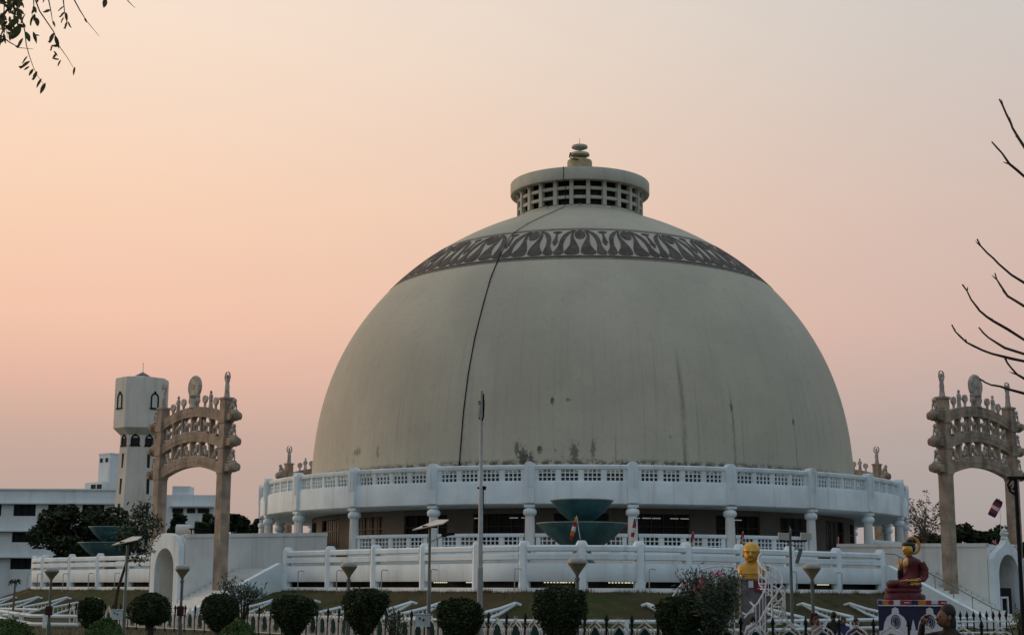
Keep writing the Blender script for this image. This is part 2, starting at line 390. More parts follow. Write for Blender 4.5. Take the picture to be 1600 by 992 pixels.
# ------------------------------------------------------------------ stupa
ST = empty('domed_stupa', CEN, 'huge pale hemispherical stupa dome with lotus band, drum and white colonnaded ring terrace', 'stupa', rz=A0)
def dprof(s): return 18.654*max(0, cos(s))**(2/1.61746), 7.418+21.22*max(0, sin(s))**(2/2.53264)
def dome_pt(s, a, off=0.):
    r, z = dprof(s); r2, z2 = dprof(s+.01); tr, tz = r2-r, z2-z; L = math.hypot(tr, tz)
    r += tz/L*off; z += -tr/L*off
    return (r*sin(a), -r*cos(a), z)
mb = MB(); pr = [(18.66, 6.9)]
for i in range(64):
    pr.append(dprof(.004+(i/63)**1.15*1.44))
pr.append((0, dprof(1.47)[1])); mb.lathe(pr, 168)
DOME = mb.build('dome', DOMEM, ST, smooth=60)
def strip(rows, flip=1, s0=.700, s1=.875):
    """flat inlay on the dome: rows of (v, uL, uR), u in bays of 15 degrees"""
    m = MB(); o = len(m.v); top = []; bot = []; K = 3
    fine = []
    for (v0, a0, b0), (v1, a1, b1) in zip(rows, rows[1:]):
        for k in range(2): e = k/2; fine.append((v0+(v1-v0)*e, a0+(a1-a0)*e, b0+(b1-b0)*e))
    fine.append(rows[-1])
    for v, a, b in fine:
        s = s0+(s1-s0)*v
        for k in range(K): m.v.append(dome_pt(s, flip*R_(15)*(a+(b-a)*k/(K-1)), .035))
        m.v.append(dome_pt(s, flip*R_(15)*a, -.03)); m.v.append(dome_pt(s, flip*R_(15)*b, -.03))
    w = K+2
    for i in range(len(fine)-1):
        a, b = i*w, (i+1)*w
        for k in range(K-1): m.face([a+k, a+k+1, b+k+1, b+k])
        m.face([a+K, a, b, b+K]); m.face([a+K-1, a+K+1, b+K+1, b+K-1])
    return m.mesh('lotus_petal', PETALM, 30)
SB = [(.02, .10, .22), (.06, .03, .29), (.12, .015, .30), (.22, .02, .25), (.35, .045, .205), (.5, .09, .19), (.65, .13, .2), (.78, .142, .2), (.9, .125, .175), (.97, .09, .12)]
SA = [(.02, .38, .46), (.06, .325, .485), (.12, .31, .492), (.22, .32, .45), (.35, .335, .415), (.5, .33, .41), (.65, .3, .395), (.78, .255, .355), (.9, .2, .28), (.98, .13, .17)]
OV = [(.6+.385*(1-cos(PI*i/8))/2, -.112*sin(PI*i/8)-.001, .112*sin(PI*i/8)+.001) for i in range(9)]
PD = [(.36, .495, .505), (.40, .475, .525), (.44, .49, .51), (.46, .45, .55), (.6, .47, .53), (.72, .483, .517), (.84, .492, .508), (.88, .43, .57), (.92, .40, .60), (.95, .47, .53)]
fat = lambda L, k: [(v, a-k, b+k) for v, a, b in L]
SB, SA, OV, PD = fat(SB, .0), fat(SA, .003), fat(OV, .004), fat(PD, .006)
pm = [strip(SB, 1), strip(SB, -1), strip(SA, 1), strip(SA, -1), strip(OV), strip(PD)]
for k in range(24):
    for me in pm: put('lotus_petal', me, DOME, rz=R_(15)*k)
for s0, s1, mt in ((.6805, .687, BANDM), (.6895, .694, PETALM), (.6965, .6995, BANDM), (.878, .893, BANDM)):
    r_ = MB(); r_.lathe([(math.hypot(*dome_pt(s, 0, o)[:2]), dome_pt(s, 0, o)[2]) for s, o in ((s0, -.03), (s0, .03), ((s0+s1)/2, .03), (s1, .03), (s1, -.03))], 144)
    r_.build('border_ring', mt, DOME)
# drum (harmika) and canopy
dr = MB(); dr.lathe([(4.55, 27.2), (4.55, 27.95), (4.4, 28.0), (4.4, 28.02)], 72); dr.build('drum_base', DRUMM, ST)
gl = MB(); gl.lathe([(4.1, 27.6), (4.1, 30.0), (0, 30.0)], 48); gl.build('drum_core', GLASSD, ST)
mm = MB(); mm.box((0, -4.36, 28.98), (.26, .34, 1.95)); mu = mm.mesh('mullion', DRUMM)
nt_ = MB(); nt_.box((0, -4.55, 27.93), (.10, .12, .10)); nt_.tube([(0, -4.45, 27.93), (0, -4.7, 27.98)], .035, 6); spout = nt_.mesh('spout', GALV)
bk = MB(); bk.prism([(0-.06, -4.3, 29.95), (-.06, -4.85, 29.95), (-.06, -4.85, 29.75), (-.06, -4.3, 29.35)], (.12, 0, 0)); bkm = bk.mesh('bracket', DRUMM)
for k in range(24):
    put('mullion', mu, ST, rz=R_(15)*(k+.5)); put('bracket', bkm, ST, rz=R_(15)*(k+.5))
    if k % 2 == 0: put('spout', spout, ST, rz=R_(15)*k)
for z0, z1 in ((28.45, 28.66), (29.1, 29.31), (29.75, 30.02)):
    r_ = MB(); r_.lathe([(4.2, z0), (4.45, z0), (4.45, z1), (4.2, z1)], 72, closed=True); r_.build('transom', DRUMM, ST)
r_ = MB(); r_.lathe([(4.72, 29.72), (4.97, 29.68), (5.0, 29.75), (5.0, 30.5), (4.95, 30.56), (4.72, 30.56)], 96, closed=True); r_.build('canopy_ring', DRUMM, ST)
r_ = MB(); r_.lathe([(0, 30.08), (4.4, 30.08), (4.4, 30.3), (0, 30.4)], 72); r_.build('canopy_roof', DRUMM, ST)
r_ = MB(); r_.lathe([(.9, 30.3), (.9, 32.25), (.86, 32.36), (.5, 32.5), (.3, 32.55), (.3, 32.62)], 32); r_.build('pinnacle_base', mat('mustard_plaster', (.36, .30, .17), .7, .15, 3, .3), ST)
for z, r in ((32.8, .72), (33.38, .58)):
    r_ = MB(); r_.lathe([(.1, z-.15), (r*.72, z-.13), (r, z-.05), (r, z+.06), (r*.93, z+.12), (.12, z+.16)], 32); r_.build('parasol_disc', DRUMM, ST)
r_ = MB(); r_.lathe([(.14, 32.5), (.12, 33.5), (.02, 33.6), (.015, 34.05), (0, 34.05)], 12); r_.build('finial_rod', GALV, ST)
def cable_path():
    a = R_(-22.1); p = [(5.03*sin(R_(-12.9)), -5.03*cos(R_(-12.9)), z) for z in (30.58, 30.1, 29.7)]
    p += [(4.6*sin(R_(-12.6)), -4.6*cos(R_(-12.6)), z) for z in (29.5, 28.6, 28.1, 27.98)]
    seq = [(1.21, -12.9), (1.17, -14), (1.1, -15.5), (1.03, -18.5), (.96, -21.5), (.9, -23.2), (.85, -23.9), (.78, -23.2), (.7, -22.6), (.6, -22.2), (.48, -21.7), (.36, -21.75), (.25, -21.9), (.15, -22.1), (.07, -22.3), (.03, -22.5)]
    return p+[dome_pt(s, R_(x), .06) for s, x in seq]
c_ = MB(); cp_ = cable_path(); c_.tube(cp_, [.022 if i < 15 else .036 for i in range(len(cp_))], 5); c_.build('lightning_cable', BLACK, ST)
c_ = MB(); c_.tube([(-.66, -.32, 32.92), (-.74, -.3, 32.6), (-.7, -.62, 32.42), (-.5, -.8, 32.3), (-.1, -.93, 32.2)], .04, 5); c_.build('lightning_cable', BLACK, ST)
for a, w in ((18.5, 1.2), (17.2, .9)):    # ladder foot plate on the drum
    pass
# ring terrace
r_ = MB(); r_.lathe([(18.5, 6.44), (21.9, 6.44), (22.0, 6.5), (22.0, 7.62), (21.94, 7.76), (21.7, 7.77), (21.7, 7.3), (18.5, 7.3)], 192, closed=True); r_.build('ring_slab', WHITE, ST)
r_ = MB(); r_.lathe([(21.68, 8.40), (21.93, 8.40), (21.95, 8.44), (21.95, 8.60), (21.9, 8.65), (21.7, 8.65)], 192, closed=True); r_.build('hand_rail', WHITE, ST)
def lattice(R, zlo, zhi, half):
    m = MB(); w = half*2; nb, nr = 4, 3; bar = .055
    hw = (w-bar*5)/4; hh = (zhi-zlo-bar*2)/3
    for i in range(5):
        x = -half+bar/2+i*(hw+bar); m.box((x, -R, (zlo+zhi)/2), (bar, .09, zhi-zlo))
    for j in range(1, 3):
        z = zlo+j*(hh+bar)-bar/2
        for i in range(4):
            x = -half+bar+hw/2+i*(hw+bar); m.box((x, -R, z), (hw, .082, bar))
    return m.mesh('lattice_panel', WHITE, 0)
ph = .52
lp = lattice(21.8, 7.76, 8.41, ph)
sm_ = MB(); sm_.box((0, -21.8, 8.085), (.24, .17, .65)); stile = sm_.mesh('stile', WHITE, 0)
pm_ = MB(); w_ = .285
pm_.prism([(-w_, -22.14, 6.53), (-w_, -22.14, 8.58)]+[(-w_*cos(PI*i/10), -22.14, 8.58+.24*sin(PI*i/10)) for i in range(1, 10)]+[(w_, -22.14, 8.58), (w_, -22.14, 6.53)], (0, .5, 0))
for sx in (-.07, .12): pm_.box((sx, -22.15, 8.0), (.10, .05, 1.15))
pier = pm_.mesh('pier', WHITE, 40)
A15 = R_(15)
for k in range(24):
    b = A15*(k+.5)      # pier and column angle
    put('pier', pier, ST, rz=b)
    for j in range(4):
        put('lattice_panel', lp, ST, rz=A15*k+(j-1.5)*R_(3.32))
        if j < 3: put('stile', stile, ST, rz=A15*k+(j-1)*R_(3.32))
    for sg in (-1, 1): put('stile', stile, ST, rz=A15*k+sg*R_(6.5))
# columns
cm = MB(); pr = []
o = 0
N_ = 32
for z, rr in ((3.55, .34), (3.75, .34), (3.76, .30), (5.62, .265), (5.75, .265)):
    for k in range(N_):
        a = 2*PI*k/N_; rf = rr*(1-.07*(0 if rr > .33 else (k % 4 == 0)))
        cm.v.append((rf*cos(a), -21.79+rf*sin(a), z))
for i in range(4):
    for k in range(N_): cm.face([i*N_+k, i*N_+(k+1) % N_, (i+1)*N_+(k+1) % N_, (i+1)*N_+k])
cm.face([4*N_+k for k in range(N_)])
colm = cm.mesh('column', WHITE2, 25)
cm = MB(); cm.lathe([(.24, 5.72), (.26, 5.83), (.34, 5.87), (.385, 5.98), (.38, 6.1), (.32, 6.2), (.24, 6.23), (.24, 6.3)], 24, c=(0, -21.79)); capm = cm.mesh('capital', WHITE, 50)
cm = MB(); cm.box((0, -21.79, 6.365), (.58, .58, .145)); abm = cm.mesh('abacus', WHITE, 0)
lp2 = lattice(21.8, 4.02, 4.66, ph)
sm_ = MB(); sm_.box((0, -21.8, 4.34), (.24, .17, .64)); stile2 = sm_.mesh('stile', WHITE, 0)
rl_ = MB(); h_ = R_(6.75); rl_.lathe([(21.68, 4.66), (21.92, 4.66), (21.94, 4.72), (21.92, 4.86), (21.7, 4.86)], 10, a0=-h_, a1=h_, closed=True); lowrail = rl_.mesh('hand_rail', WHITE)
rl_ = MB(); rl_.lathe([(21.7, 3.5), (21.92, 3.5), (21.92, 4.02), (21.7, 4.02)], 10, a0=-h_, a1=h_, closed=True); lowbase = rl_.mesh('parapet_base', WHITE)
for k in range(24):
    b = A15*(k+.5); c = put('column', colm, ST, rz=b); put('capital', capm, c); put('abacus', abm, c)
    if k % 6 == 3: continue          # open bays at the four gates
    put('hand_rail', lowrail, ST, rz=A15*k); put('parapet_base', lowbase, ST, rz=A15*k)
    for j in range(4):
        put('lattice_panel', lp2, ST, rz=A15*k+(j-1.5)*R_(3.32))
        if j < 3: put('stile', stile2, ST, rz=A15*k+(j-1)*R_(3.32))
    for sg in (-1, 1): put('stile', stile2, ST, rz=A15*k+sg*R_(6.25))
r_ = MB(); r_.lathe([(12, 2.7), (22.5, 2.7), (22.5, 3.51), (22.45, 3.545), (12, 3.545)], 144, closed=True); r_.build('platform', WHITE2, ST)
# inner wall with openings
iw = MB(); hw = R_(4.9)
for k in range(24):
    a = A15*k; sill = 4.35 if k in (4, 20, 3, 21) else 3.6
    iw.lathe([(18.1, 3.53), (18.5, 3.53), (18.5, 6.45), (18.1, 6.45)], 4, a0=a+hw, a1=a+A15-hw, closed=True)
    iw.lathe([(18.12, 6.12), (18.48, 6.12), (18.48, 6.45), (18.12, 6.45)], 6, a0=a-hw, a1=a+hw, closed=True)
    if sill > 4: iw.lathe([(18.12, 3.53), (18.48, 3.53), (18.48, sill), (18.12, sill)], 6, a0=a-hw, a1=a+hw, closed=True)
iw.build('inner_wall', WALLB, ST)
wp = MB(); wp.box((0, -18.2, 4.85), (3.2, .05, 2.6)); wm_ = wp.mesh('window', GLASSD, 0)
gp = MB()
for i in range(5): gp.box((-1.5+i*.75, -18.32, 4.85), (.07, .06, 2.54))
gp.box((0, -18.33, 5.4), (3.1, .05, .07))
gm_ = gp.mesh('window_frame', mat('brown_window_frame', (.05, .035, .025), .6), 0)
for k in range(24):
    w = put('window', wm_, ST, rz=A15*k); put('window_frame', gm_, w)
tl = MB(); tl.box((0, -18.42, 5.88), (.5, .05, .05)); tlm = tl.mesh('glass_glint', mat('glint_glow', (.6, .6, .55), .5, emit=((1, .95, .85), .16)))  # reflections in the window glass, imitated by small dimly glowing boxes
for a in (-12.2, -10.0, -7.6, 9.8, 11.8, 13.6, 17.0, 19.0, 28.5, 30, -19): put('glass_glint', tlm, ST, rz=R_(a))

# ------------------------------------------------------------------ square terrace round the stupa: three lobes in view
RS, RC = 28.8, 6.8
S2 = math.sqrt(.5)
AC = -(RS-RC)/S2        # y of the corner arc centre
def lobe_pt(t):
    """t: -N..N along the lobe, metres; 0 at the rounded corner"""
    La = RC*PI/4
    if abs(t) <= La:
        f = t/RC; return (RC*sin(f), AC-RC*cos(f), sin(f), -cos(f))
    sg = 1 if t > 0 else -1; u = abs(t)-La
    x, y = RC*S2, AC-RC*S2
    return (sg*(x+u*S2), y+u*S2, sg*S2, -S2)
LA = RC*PI/4
TS = [0, LA/2, LA]+[LA+3.85*i for i in (1, 2, 3, 4)]
TEND = LA+15.4; TS = [-t for t in TS[:0:-1]]+TS
def seg_path(t0, t1):
    k = 6 if abs(t0) < LA+.01 and abs(t1) < LA+.01 else 1
    return [lobe_pt(t0+(t1-t0)*i/k) for i in range(k+1)]
SECT = {'top_rail': ([(-.15, 3.47), (.12, 3.47), (.155, 3.51), (.155, 3.68), (.09, 3.75), (-.1, 3.75), (-.15, 3.7)], WHITE),
        'middle_rail': ([(-.14, 3.09), (.12, 3.09), (.15, 3.12), (.15, 3.34), (.12, 3.375), (-.14, 3.375)], WHITE),
        'wall_panel': ([(-.15, 2.14), (.10, 2.14), (.12, 2.17), (.12, 2.88), (.09, 2.95), (-.15, 2.95)], WHITE),
        'plinth': ([(-.9, 1.2), (.14, 1.2), (.14, 1.82), (.11, 1.86), (-.9, 1.86)], WHITE2)}
LOBES = []
for li, (rot, lab) in enumerate(((0, 'white terrace wall bulging toward the viewer under the big dome, around the central teal fountain'),
                                 (-PI/2, 'white terrace wall at far left around the left teal fountain, left of the sandstone gate'),
                                 (PI/2, 'white terrace wall on the far right side, mostly hidden past the right gate'))):
    root = empty('terrace_wall', CEN, lab, 'terrace wall', 'white terrace walls with rails round the stupa', rz=A0+rot)
    LOBES.append(root)
    if li:
        for ch in list(LOBES[0].children): copy_tree(ch, parent=root)
        sg = 1 if li == 1 else -1
        x, y, nx, ny = lobe_pt(sg*(TEND+2.6)); p = MB(); p.lathe([(.275, 1.1), (.275, 3.74), (.25, 3.83), (.20, 3.9), (.17, 3.95), (0, 3.96)], 8, c=(x, y)); p.build('post', WHITE, root, smooth=25)
        for t0, t1 in ((TEND, TEND+2.6), (TEND+2.6, TEND+4.9)):
            for nm, (pf, mt) in SECT.items():
                p = MB(); p.sweep(pf, seg_path(sg*(t0+.2), sg*(t1-.1))); p.build(nm, mt, root)
        continue
    for t in TS:
        x, y, nx, ny = lobe_pt(t); x -= nx*.07; y -= ny*.07
        p = MB(); R0 = .28
        a = math.atan2(nx, -ny)
        for z0, z1, r0, r1 in ((1.1, 3.72, .30, .30),):
            pass
        p.lathe([(.275, 1.1), (.275, 3.74), (.25, 3.83), (.20, 3.9), (.17, 3.95), (0, 3.96)], 8, c=(x, y), a0=None)
        p.build('post', WHITE, root, smooth=25)
    for t0, t1 in zip(TS, TS[1:]):
        for nm, (pf, mt) in SECT.items():
            p = MB(); p.sweep(pf, seg_path(t0+.2*(1 if t0 < t1 else -1), t1-.2)); p.build(nm, mt, root)
        if t0 > -12 and t1 < 12:
            for sx in (0, 1):
                xx, yy, nx, ny = lobe_pt(t0+.42 if sx == 0 else t1-.42)
                for zz in (3.22, 3.6): pass
# dark core behind the slot, terrace floor
core = MB(); pts = []
for k in range(4):
    for i in range(9):
        f = -PI/4+PI/2*i/8; x, y = (RC-1)*sin(f), AC-(RC-1)*cos(f); a = k*PI/2
        pts.append((x*cos(a)-y*sin(a), x*sin(a)+y*cos(a), 0))
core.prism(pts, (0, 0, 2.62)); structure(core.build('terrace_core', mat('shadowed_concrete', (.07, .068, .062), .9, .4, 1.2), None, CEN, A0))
core = MB(); pts2 = []
for k in range(4):
    for i in range(9):
        f = -PI/4+PI/2*i/8; x, y = (RC-.16)*sin(f), AC-(RC-.16)*cos(f); a = k*PI/2
        pts2.append((x*cos(a)-y*sin(a), x*sin(a)+y*cos(a), 2.6))
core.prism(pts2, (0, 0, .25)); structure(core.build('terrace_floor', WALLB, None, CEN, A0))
tl = MB()
for i in range(7): tl.box((i*.15, 0, 0), (.075, .04, .045))
tlm = tl.mesh('lamp_row', TUBE, 0)
for i, (t, w) in enumerate(((-9.3, 0), (-6.9, 0), (-.95, 0), (-1.9, 0), (1.4, 0), (2.3, 0), (16.2, 0))):
    x, y, nx, ny = lobe_pt(t)
    o = put('lamp_row', tlm, LOBES[0], (x-nx*.75, y-ny*.75, 2.105), math.atan2(nx, -ny))
# gooseneck pipes in front of the wall
gp = MB(); gp.tube([(0, 0, -.1), (0, 0, 1.02), (.04, 0, 1.07), (.1, 0, 1.09), (.3, 0, 1.06)], .028, 6); gpm = gp.mesh('gooseneck_pipe', GALV)
pipes = [(t, 0) for t in (-19.0, -15.6, -11.9, -8.1, -2.9, 2.9, 12.9, 16.6, 8.4)]+[(t, 1) for t in (1.5, 5.4, 9.1, 12.6, 16)]
txt = ['left end of the front terrace wall', 'second wall post from the left stairs', 'solar lamp pole', 'steel flagpole, on its left', 'lamp post in the middle, on its left', 'lamp post in the middle, on its right', 'right-hand lamp post', 'right end of the front wall, beside the seated statue', 'flowering bush, behind it']
for i, (t, l) in enumerate(pipes):
    x, y, nx, ny = lobe_pt(t); rot = A0-(PI/2 if l else 0)
    p = Matrix.Rotation(rot, 3, 'Z')@Vector((x+nx*.45, y+ny*.45, 0))+CEN
    o = put('gooseneck_pipe', gpm, None, (p.x, p.y, 1.62), 0 if t < 3 or l else PI)
    tag(o, 'white hooked pipe near the '+txt[i] if not l else ('white hooked pipe before the far left terrace wall, '+('at its left end', 'second from its left end', 'in its middle', 'behind the young tree', 'beside the left gate post')[i-9]), 'pipe', 'hooked pipes along the far left terrace wall' if l else 'hooked pipes along the front terrace wall')
# grass banks
def bank_z(off): 
    tb = [(0, 1.66), (.5, 1.64), (1.2, 1.45), (3.0, .78), (4.6, .2), (5.4, .0), (6.2, -.12)]
    for (a, za), (b, zb) in zip(tb, tb[1:]):
        if off <= b: return za+(zb-za)*(off-a)/(b-a)
    return -.12
offs = [0, .25, .6, 1.1, 1.7, 2.4, 3.1, 3.8, 4.5, 5.1, 5.7, 6.3]
bk = MB(); T = [TS[0]-.2+(TS[-1]-TS[0]+.4)*i/90 for i in range(91)]
for t in T:
    x, y, nx, ny = lobe_pt(t)
    for o in offs: bk.v.append((x+nx*o, y+ny*o, bank_z(o)+rnd.uniform(-.05, .05)*(o > .1)))
m_ = len(offs)
for i in range(90):
    for j in range(m_-1): bk.face([i*m_+j, i*m_+j+1, (i+1)*m_+j+1, (i+1)*m_+j])
bkm = bk.mesh('grass_bank', BANKM, 60)
for rot in (0, -PI/2, PI/2): structure(put('grass_bank', bkm, None, CEN, A0+rot))
for rot, sg in ((-PI/2, 1), (PI/2, -1)):
    bk = MB(); T = [sg*(TEND+.2+4.8*i/14) for i in range(15)]
    for t in T:
        x, y, nx, ny = lobe_pt(t)
        for o in offs: bk.v.append((x+nx*o, y+ny*o, bank_z(o)+rnd.uniform(-.04, .04)*(o > .1)))
    for i in range(14):
        for j in range(m_-1): bk.face([i*m_+j, i*m_+j+1, (i+1)*m_+j+1, (i+1)*m_+j])
    structure(bk.build('grass_bank', BANKM, None, CEN, A0+rot, 60))
# grass tufts: ragged edge under the wall, bank and lawn
gr = MB(); rg = random.Random(5)
def blade(p, h, w):
    a = rg.uniform(0, 2*PI); l = rg.uniform(-.5, .5)*h
    o = len(gr.v); gr.v += [(p[0]-w*cos(a), p[1]-w*sin(a), p[2]-.03), (p[0]+w*cos(a), p[1]+w*sin(a), p[2]-.03), (p[0]+l*sin(a), p[1]+l*cos(a), p[2]+h)]; gr.face([o, o+1, o+2])
for rot, cnt in ((0, 9000), (-PI/2, 4500)):
    M = Matrix.Rotation(A0+rot, 3, 'Z')
    for i in range(cnt):
        t = rg.uniform(TS[0], TS[-1]); off = rg.choice((.2+abs(rg.gauss(0, .12)), rg.uniform(.1, 6.5)))
        x, y, nx, ny = lobe_pt(t); p = M@Vector((x+nx*off, y+ny*off, 0))+CEN
        blade((p.x, p.y, bank_z(off)), rg.uniform(.03, .11)*(2.2 if rg.random() < .05 and off < .6 else 1), .012)
for k in range(150):
    rot = rg.choice((0, 0, 0, -PI/2)); M = Matrix.Rotation(A0+rot, 3, 'Z'); t = rg.uniform(TS[0], TS[-1]); o_ = rg.choice((.25, .3, rg.uniform(.5, 5.5))); hh = rg.uniform(.1, .32)
    for i in range(rg.randint(12, 46)):
        x, y, nx, ny = lobe_pt(t+rg.gauss(0, .22)); oo = max(.12, o_+rg.gauss(0, .12)); p = M@Vector((x+nx*oo, y+ny*oo, 0))+CEN
        blade((p.x, p.y, bank_z(oo)), hh*rg.uniform(.4, 1.1), .013)
for i in range(16000):
    x = rg.uniform(-22, 18); y = rg.uniform(26, 72); blade((x, y, 0), rg.uniform(.04, .12), .018)
structure(gr.build('grass', GRASSM, smooth=0), 'stuff')
# white rails on the bank and low railing at its foot
br = MB()
RAILS = [(0, t) for t in (-18.3, -14.6, -10.9, -7.05, -5.0, -2.05, 2.0, 7.0, 10.65, 14.35)]+[(1, t) for t in (6.1, 9.8, 13.75, 17.45)]
ub = MB(); ub.tube([(0, 0, .02), (0, .3, .1), (0, 1.2, -.13), (0, 3.0, -.46)], .075, 6); ubm = ub.mesh('upper_bar', WHITE)
lb = MB(); lb.tube([(0, .35, .05), (0, 1.2, -.35), (0, 2.9, -.88)], .075, 6); lbm = lb.mesh('lower_bar', WHITE)
pb = MB(); pb.box((0, 3.0, -.68), (.13, .13, .56)); pbm = pb.mesh('end_post', WHITE, 0)
pb = MB()
for i in range(9): pb.bar((0, .9+i*.25, -.09-i*.045), (0, .9+i*.25, -.24-i*.075), .025, .025, (1, 0, 0))
bal = pb.mesh('baluster', STEELW, 0)
rl = ['nearest the left stairs', 'second from the left stairs', 'behind the shrub of the second lamp post', 'left of the solar lamp pole', 'just right of the solar lamp box', 'right of the steel flagpole', 'pointing left, left of the oleander bush', 'behind the oleander bush', 'right of the white spiral stair', 'left of the statue pedestal']
for i, (l, t) in enumerate(RAILS):
    x, y, nx, ny = lobe_pt(t); rot = A0-(PI/2 if l else 0)
    p = Matrix.Rotation(rot, 3, 'Z')@Vector((x+nx*2.15, y+ny*2.15, 0))+CEN
    ang = (PI/4 if t > 0 else -PI/4)+rot
    e = empty('bank_rail', (p.x, p.y, bank_z(2.15)), ('slanted white forked rail on the grass bank, '+rl[i]) if not l else ('slanted white forked rail on the far left grass bank, '+('leftmost', 'second from the left', 'third from the left', 'nearest the left gate')[i-10]), 'railing', 'slanted rails on the far left bank' if l else 'slanted white rails on the front bank', rz=ang+PI)
    for me in (ubm, lbm, pbm, bal): put(me.name, me, e)
def low_rail(name, pts, label, step=5.2, z0=.16, z1=.52):
    e = empty(name, (pts[0][0], pts[0][1], 0), label, 'railing', 'low white railings at the foot of the bank')
    o = Vector((pts[0][0], pts[0][1], 0)); P = [Vector((p[0], p[1], 0))-o for p in pts]
    for z in (z0, z1): m = MB(); m.tube([p+Vector((0, 0, z)) for p in P], .085, 6); m.build('rail', WHITE, e)
    acc = 0; q = MB(); q.box((0, 0, .28), (.17, .17, .62)); pm2 = q.mesh('post', WHITE, 0)
    for a, b in zip(P, P[1:]):
        L = (b-a).length
        while acc < L: p = a+(b-a)*acc/L; put('post', pm2, e, p); acc += step
        acc -= L
def lobe_world(t, off, rot=0):
    x, y, nx, ny = lobe_pt(t); p = Matrix.Rotation(A0+rot, 3, 'Z')@Vector((x+nx*off, y+ny*off, 0))+CEN; return (p.x, p.y)
low_rail('low_railing', [lobe_world(-19.5+i*1.3, 6.0) for i in range(31)], 'low white two-bar railing along the foot of the front grass bank')
a_, b_ = at(0, 953, 84), at(50, 961, 70); c_ = at(122, 962, 69)
low_rail('low_railing', [(a_.x-6, a_.y+8), (a_.x, a_.y), (b_.x, b_.y), (c_.x, c_.y)], 'low white two-bar railing at bottom left, joining the black fence')
low_rail('low_railing', [lobe_world(-2+i*1.3, 6.0, -PI/2) for i in range(16)], 'low white railing far left at the foot of the far bank')

# ------------------------------------------------------------------ stairs, tunnel blocks and gates on the diagonals
def axis_frame(ang):
    """origin at the monument centre on the gate axis; local -y points outward"""
    return A0+ang
def make_stairs(ang, label):
    e = empty('stair_flight', CEN, label, 'stairs', 'white stair flights beside the gate passages', rz=axis_frame(ang))
    st = MB(); st.box((0, 0, 0), (1, 1, 1))
    for sg in ((1,) if ang < 0 else (-1,)):
        x0, x1 = 1.62, 6.2
        for i in range(17):
            m = MB(); z = 2.85-.168*i; y = -(28.65+.335*i)
            m.box((sg*(x0+x1)/2, y-.17-.01*0, z/2-.05), (x1-x0, .345, z+.1)); m.build('step', WHITE2, e, smooth=0)
        m = MB(); m.prism([(sg*6.2, -28.5, -.1), (sg*6.2, -28.5, 3.15), (sg*6.2, -29.2, 3.12), (sg*6.2, -35.1, .35), (sg*6.2, -35.4, .3), (sg*6.2, -35.4, -.1)], (sg*.42, 0, 0)); m.build('stringer', WHITE, e, smooth=0)
    if ang > 0:
        m = MB(); y0, y1 = -28.9, -34.6
        m.tube([(-5.4, y0+1.2, 3.8), (-5.4, y0, 3.72), (-5.4, y1, .92), (-5.4, y1-.3, .85)], .024, 6)
        for k in range(6): f = (k+.2)/5.4; m.tube([(-5.4, y0+(y1-y0)*f, 2.7-2.9*f), (-5.4, y0+(y1-y0)*f, 3.72-2.8*f)], .018, 5)
        m.build('hand_rail', POLEM, e)
    return e
make_stairs(-PI/4, 'white stairs and sloping side walls at the left gate'); make_stairs(PI/4, 'white stairs with dark handrail at the right gate')

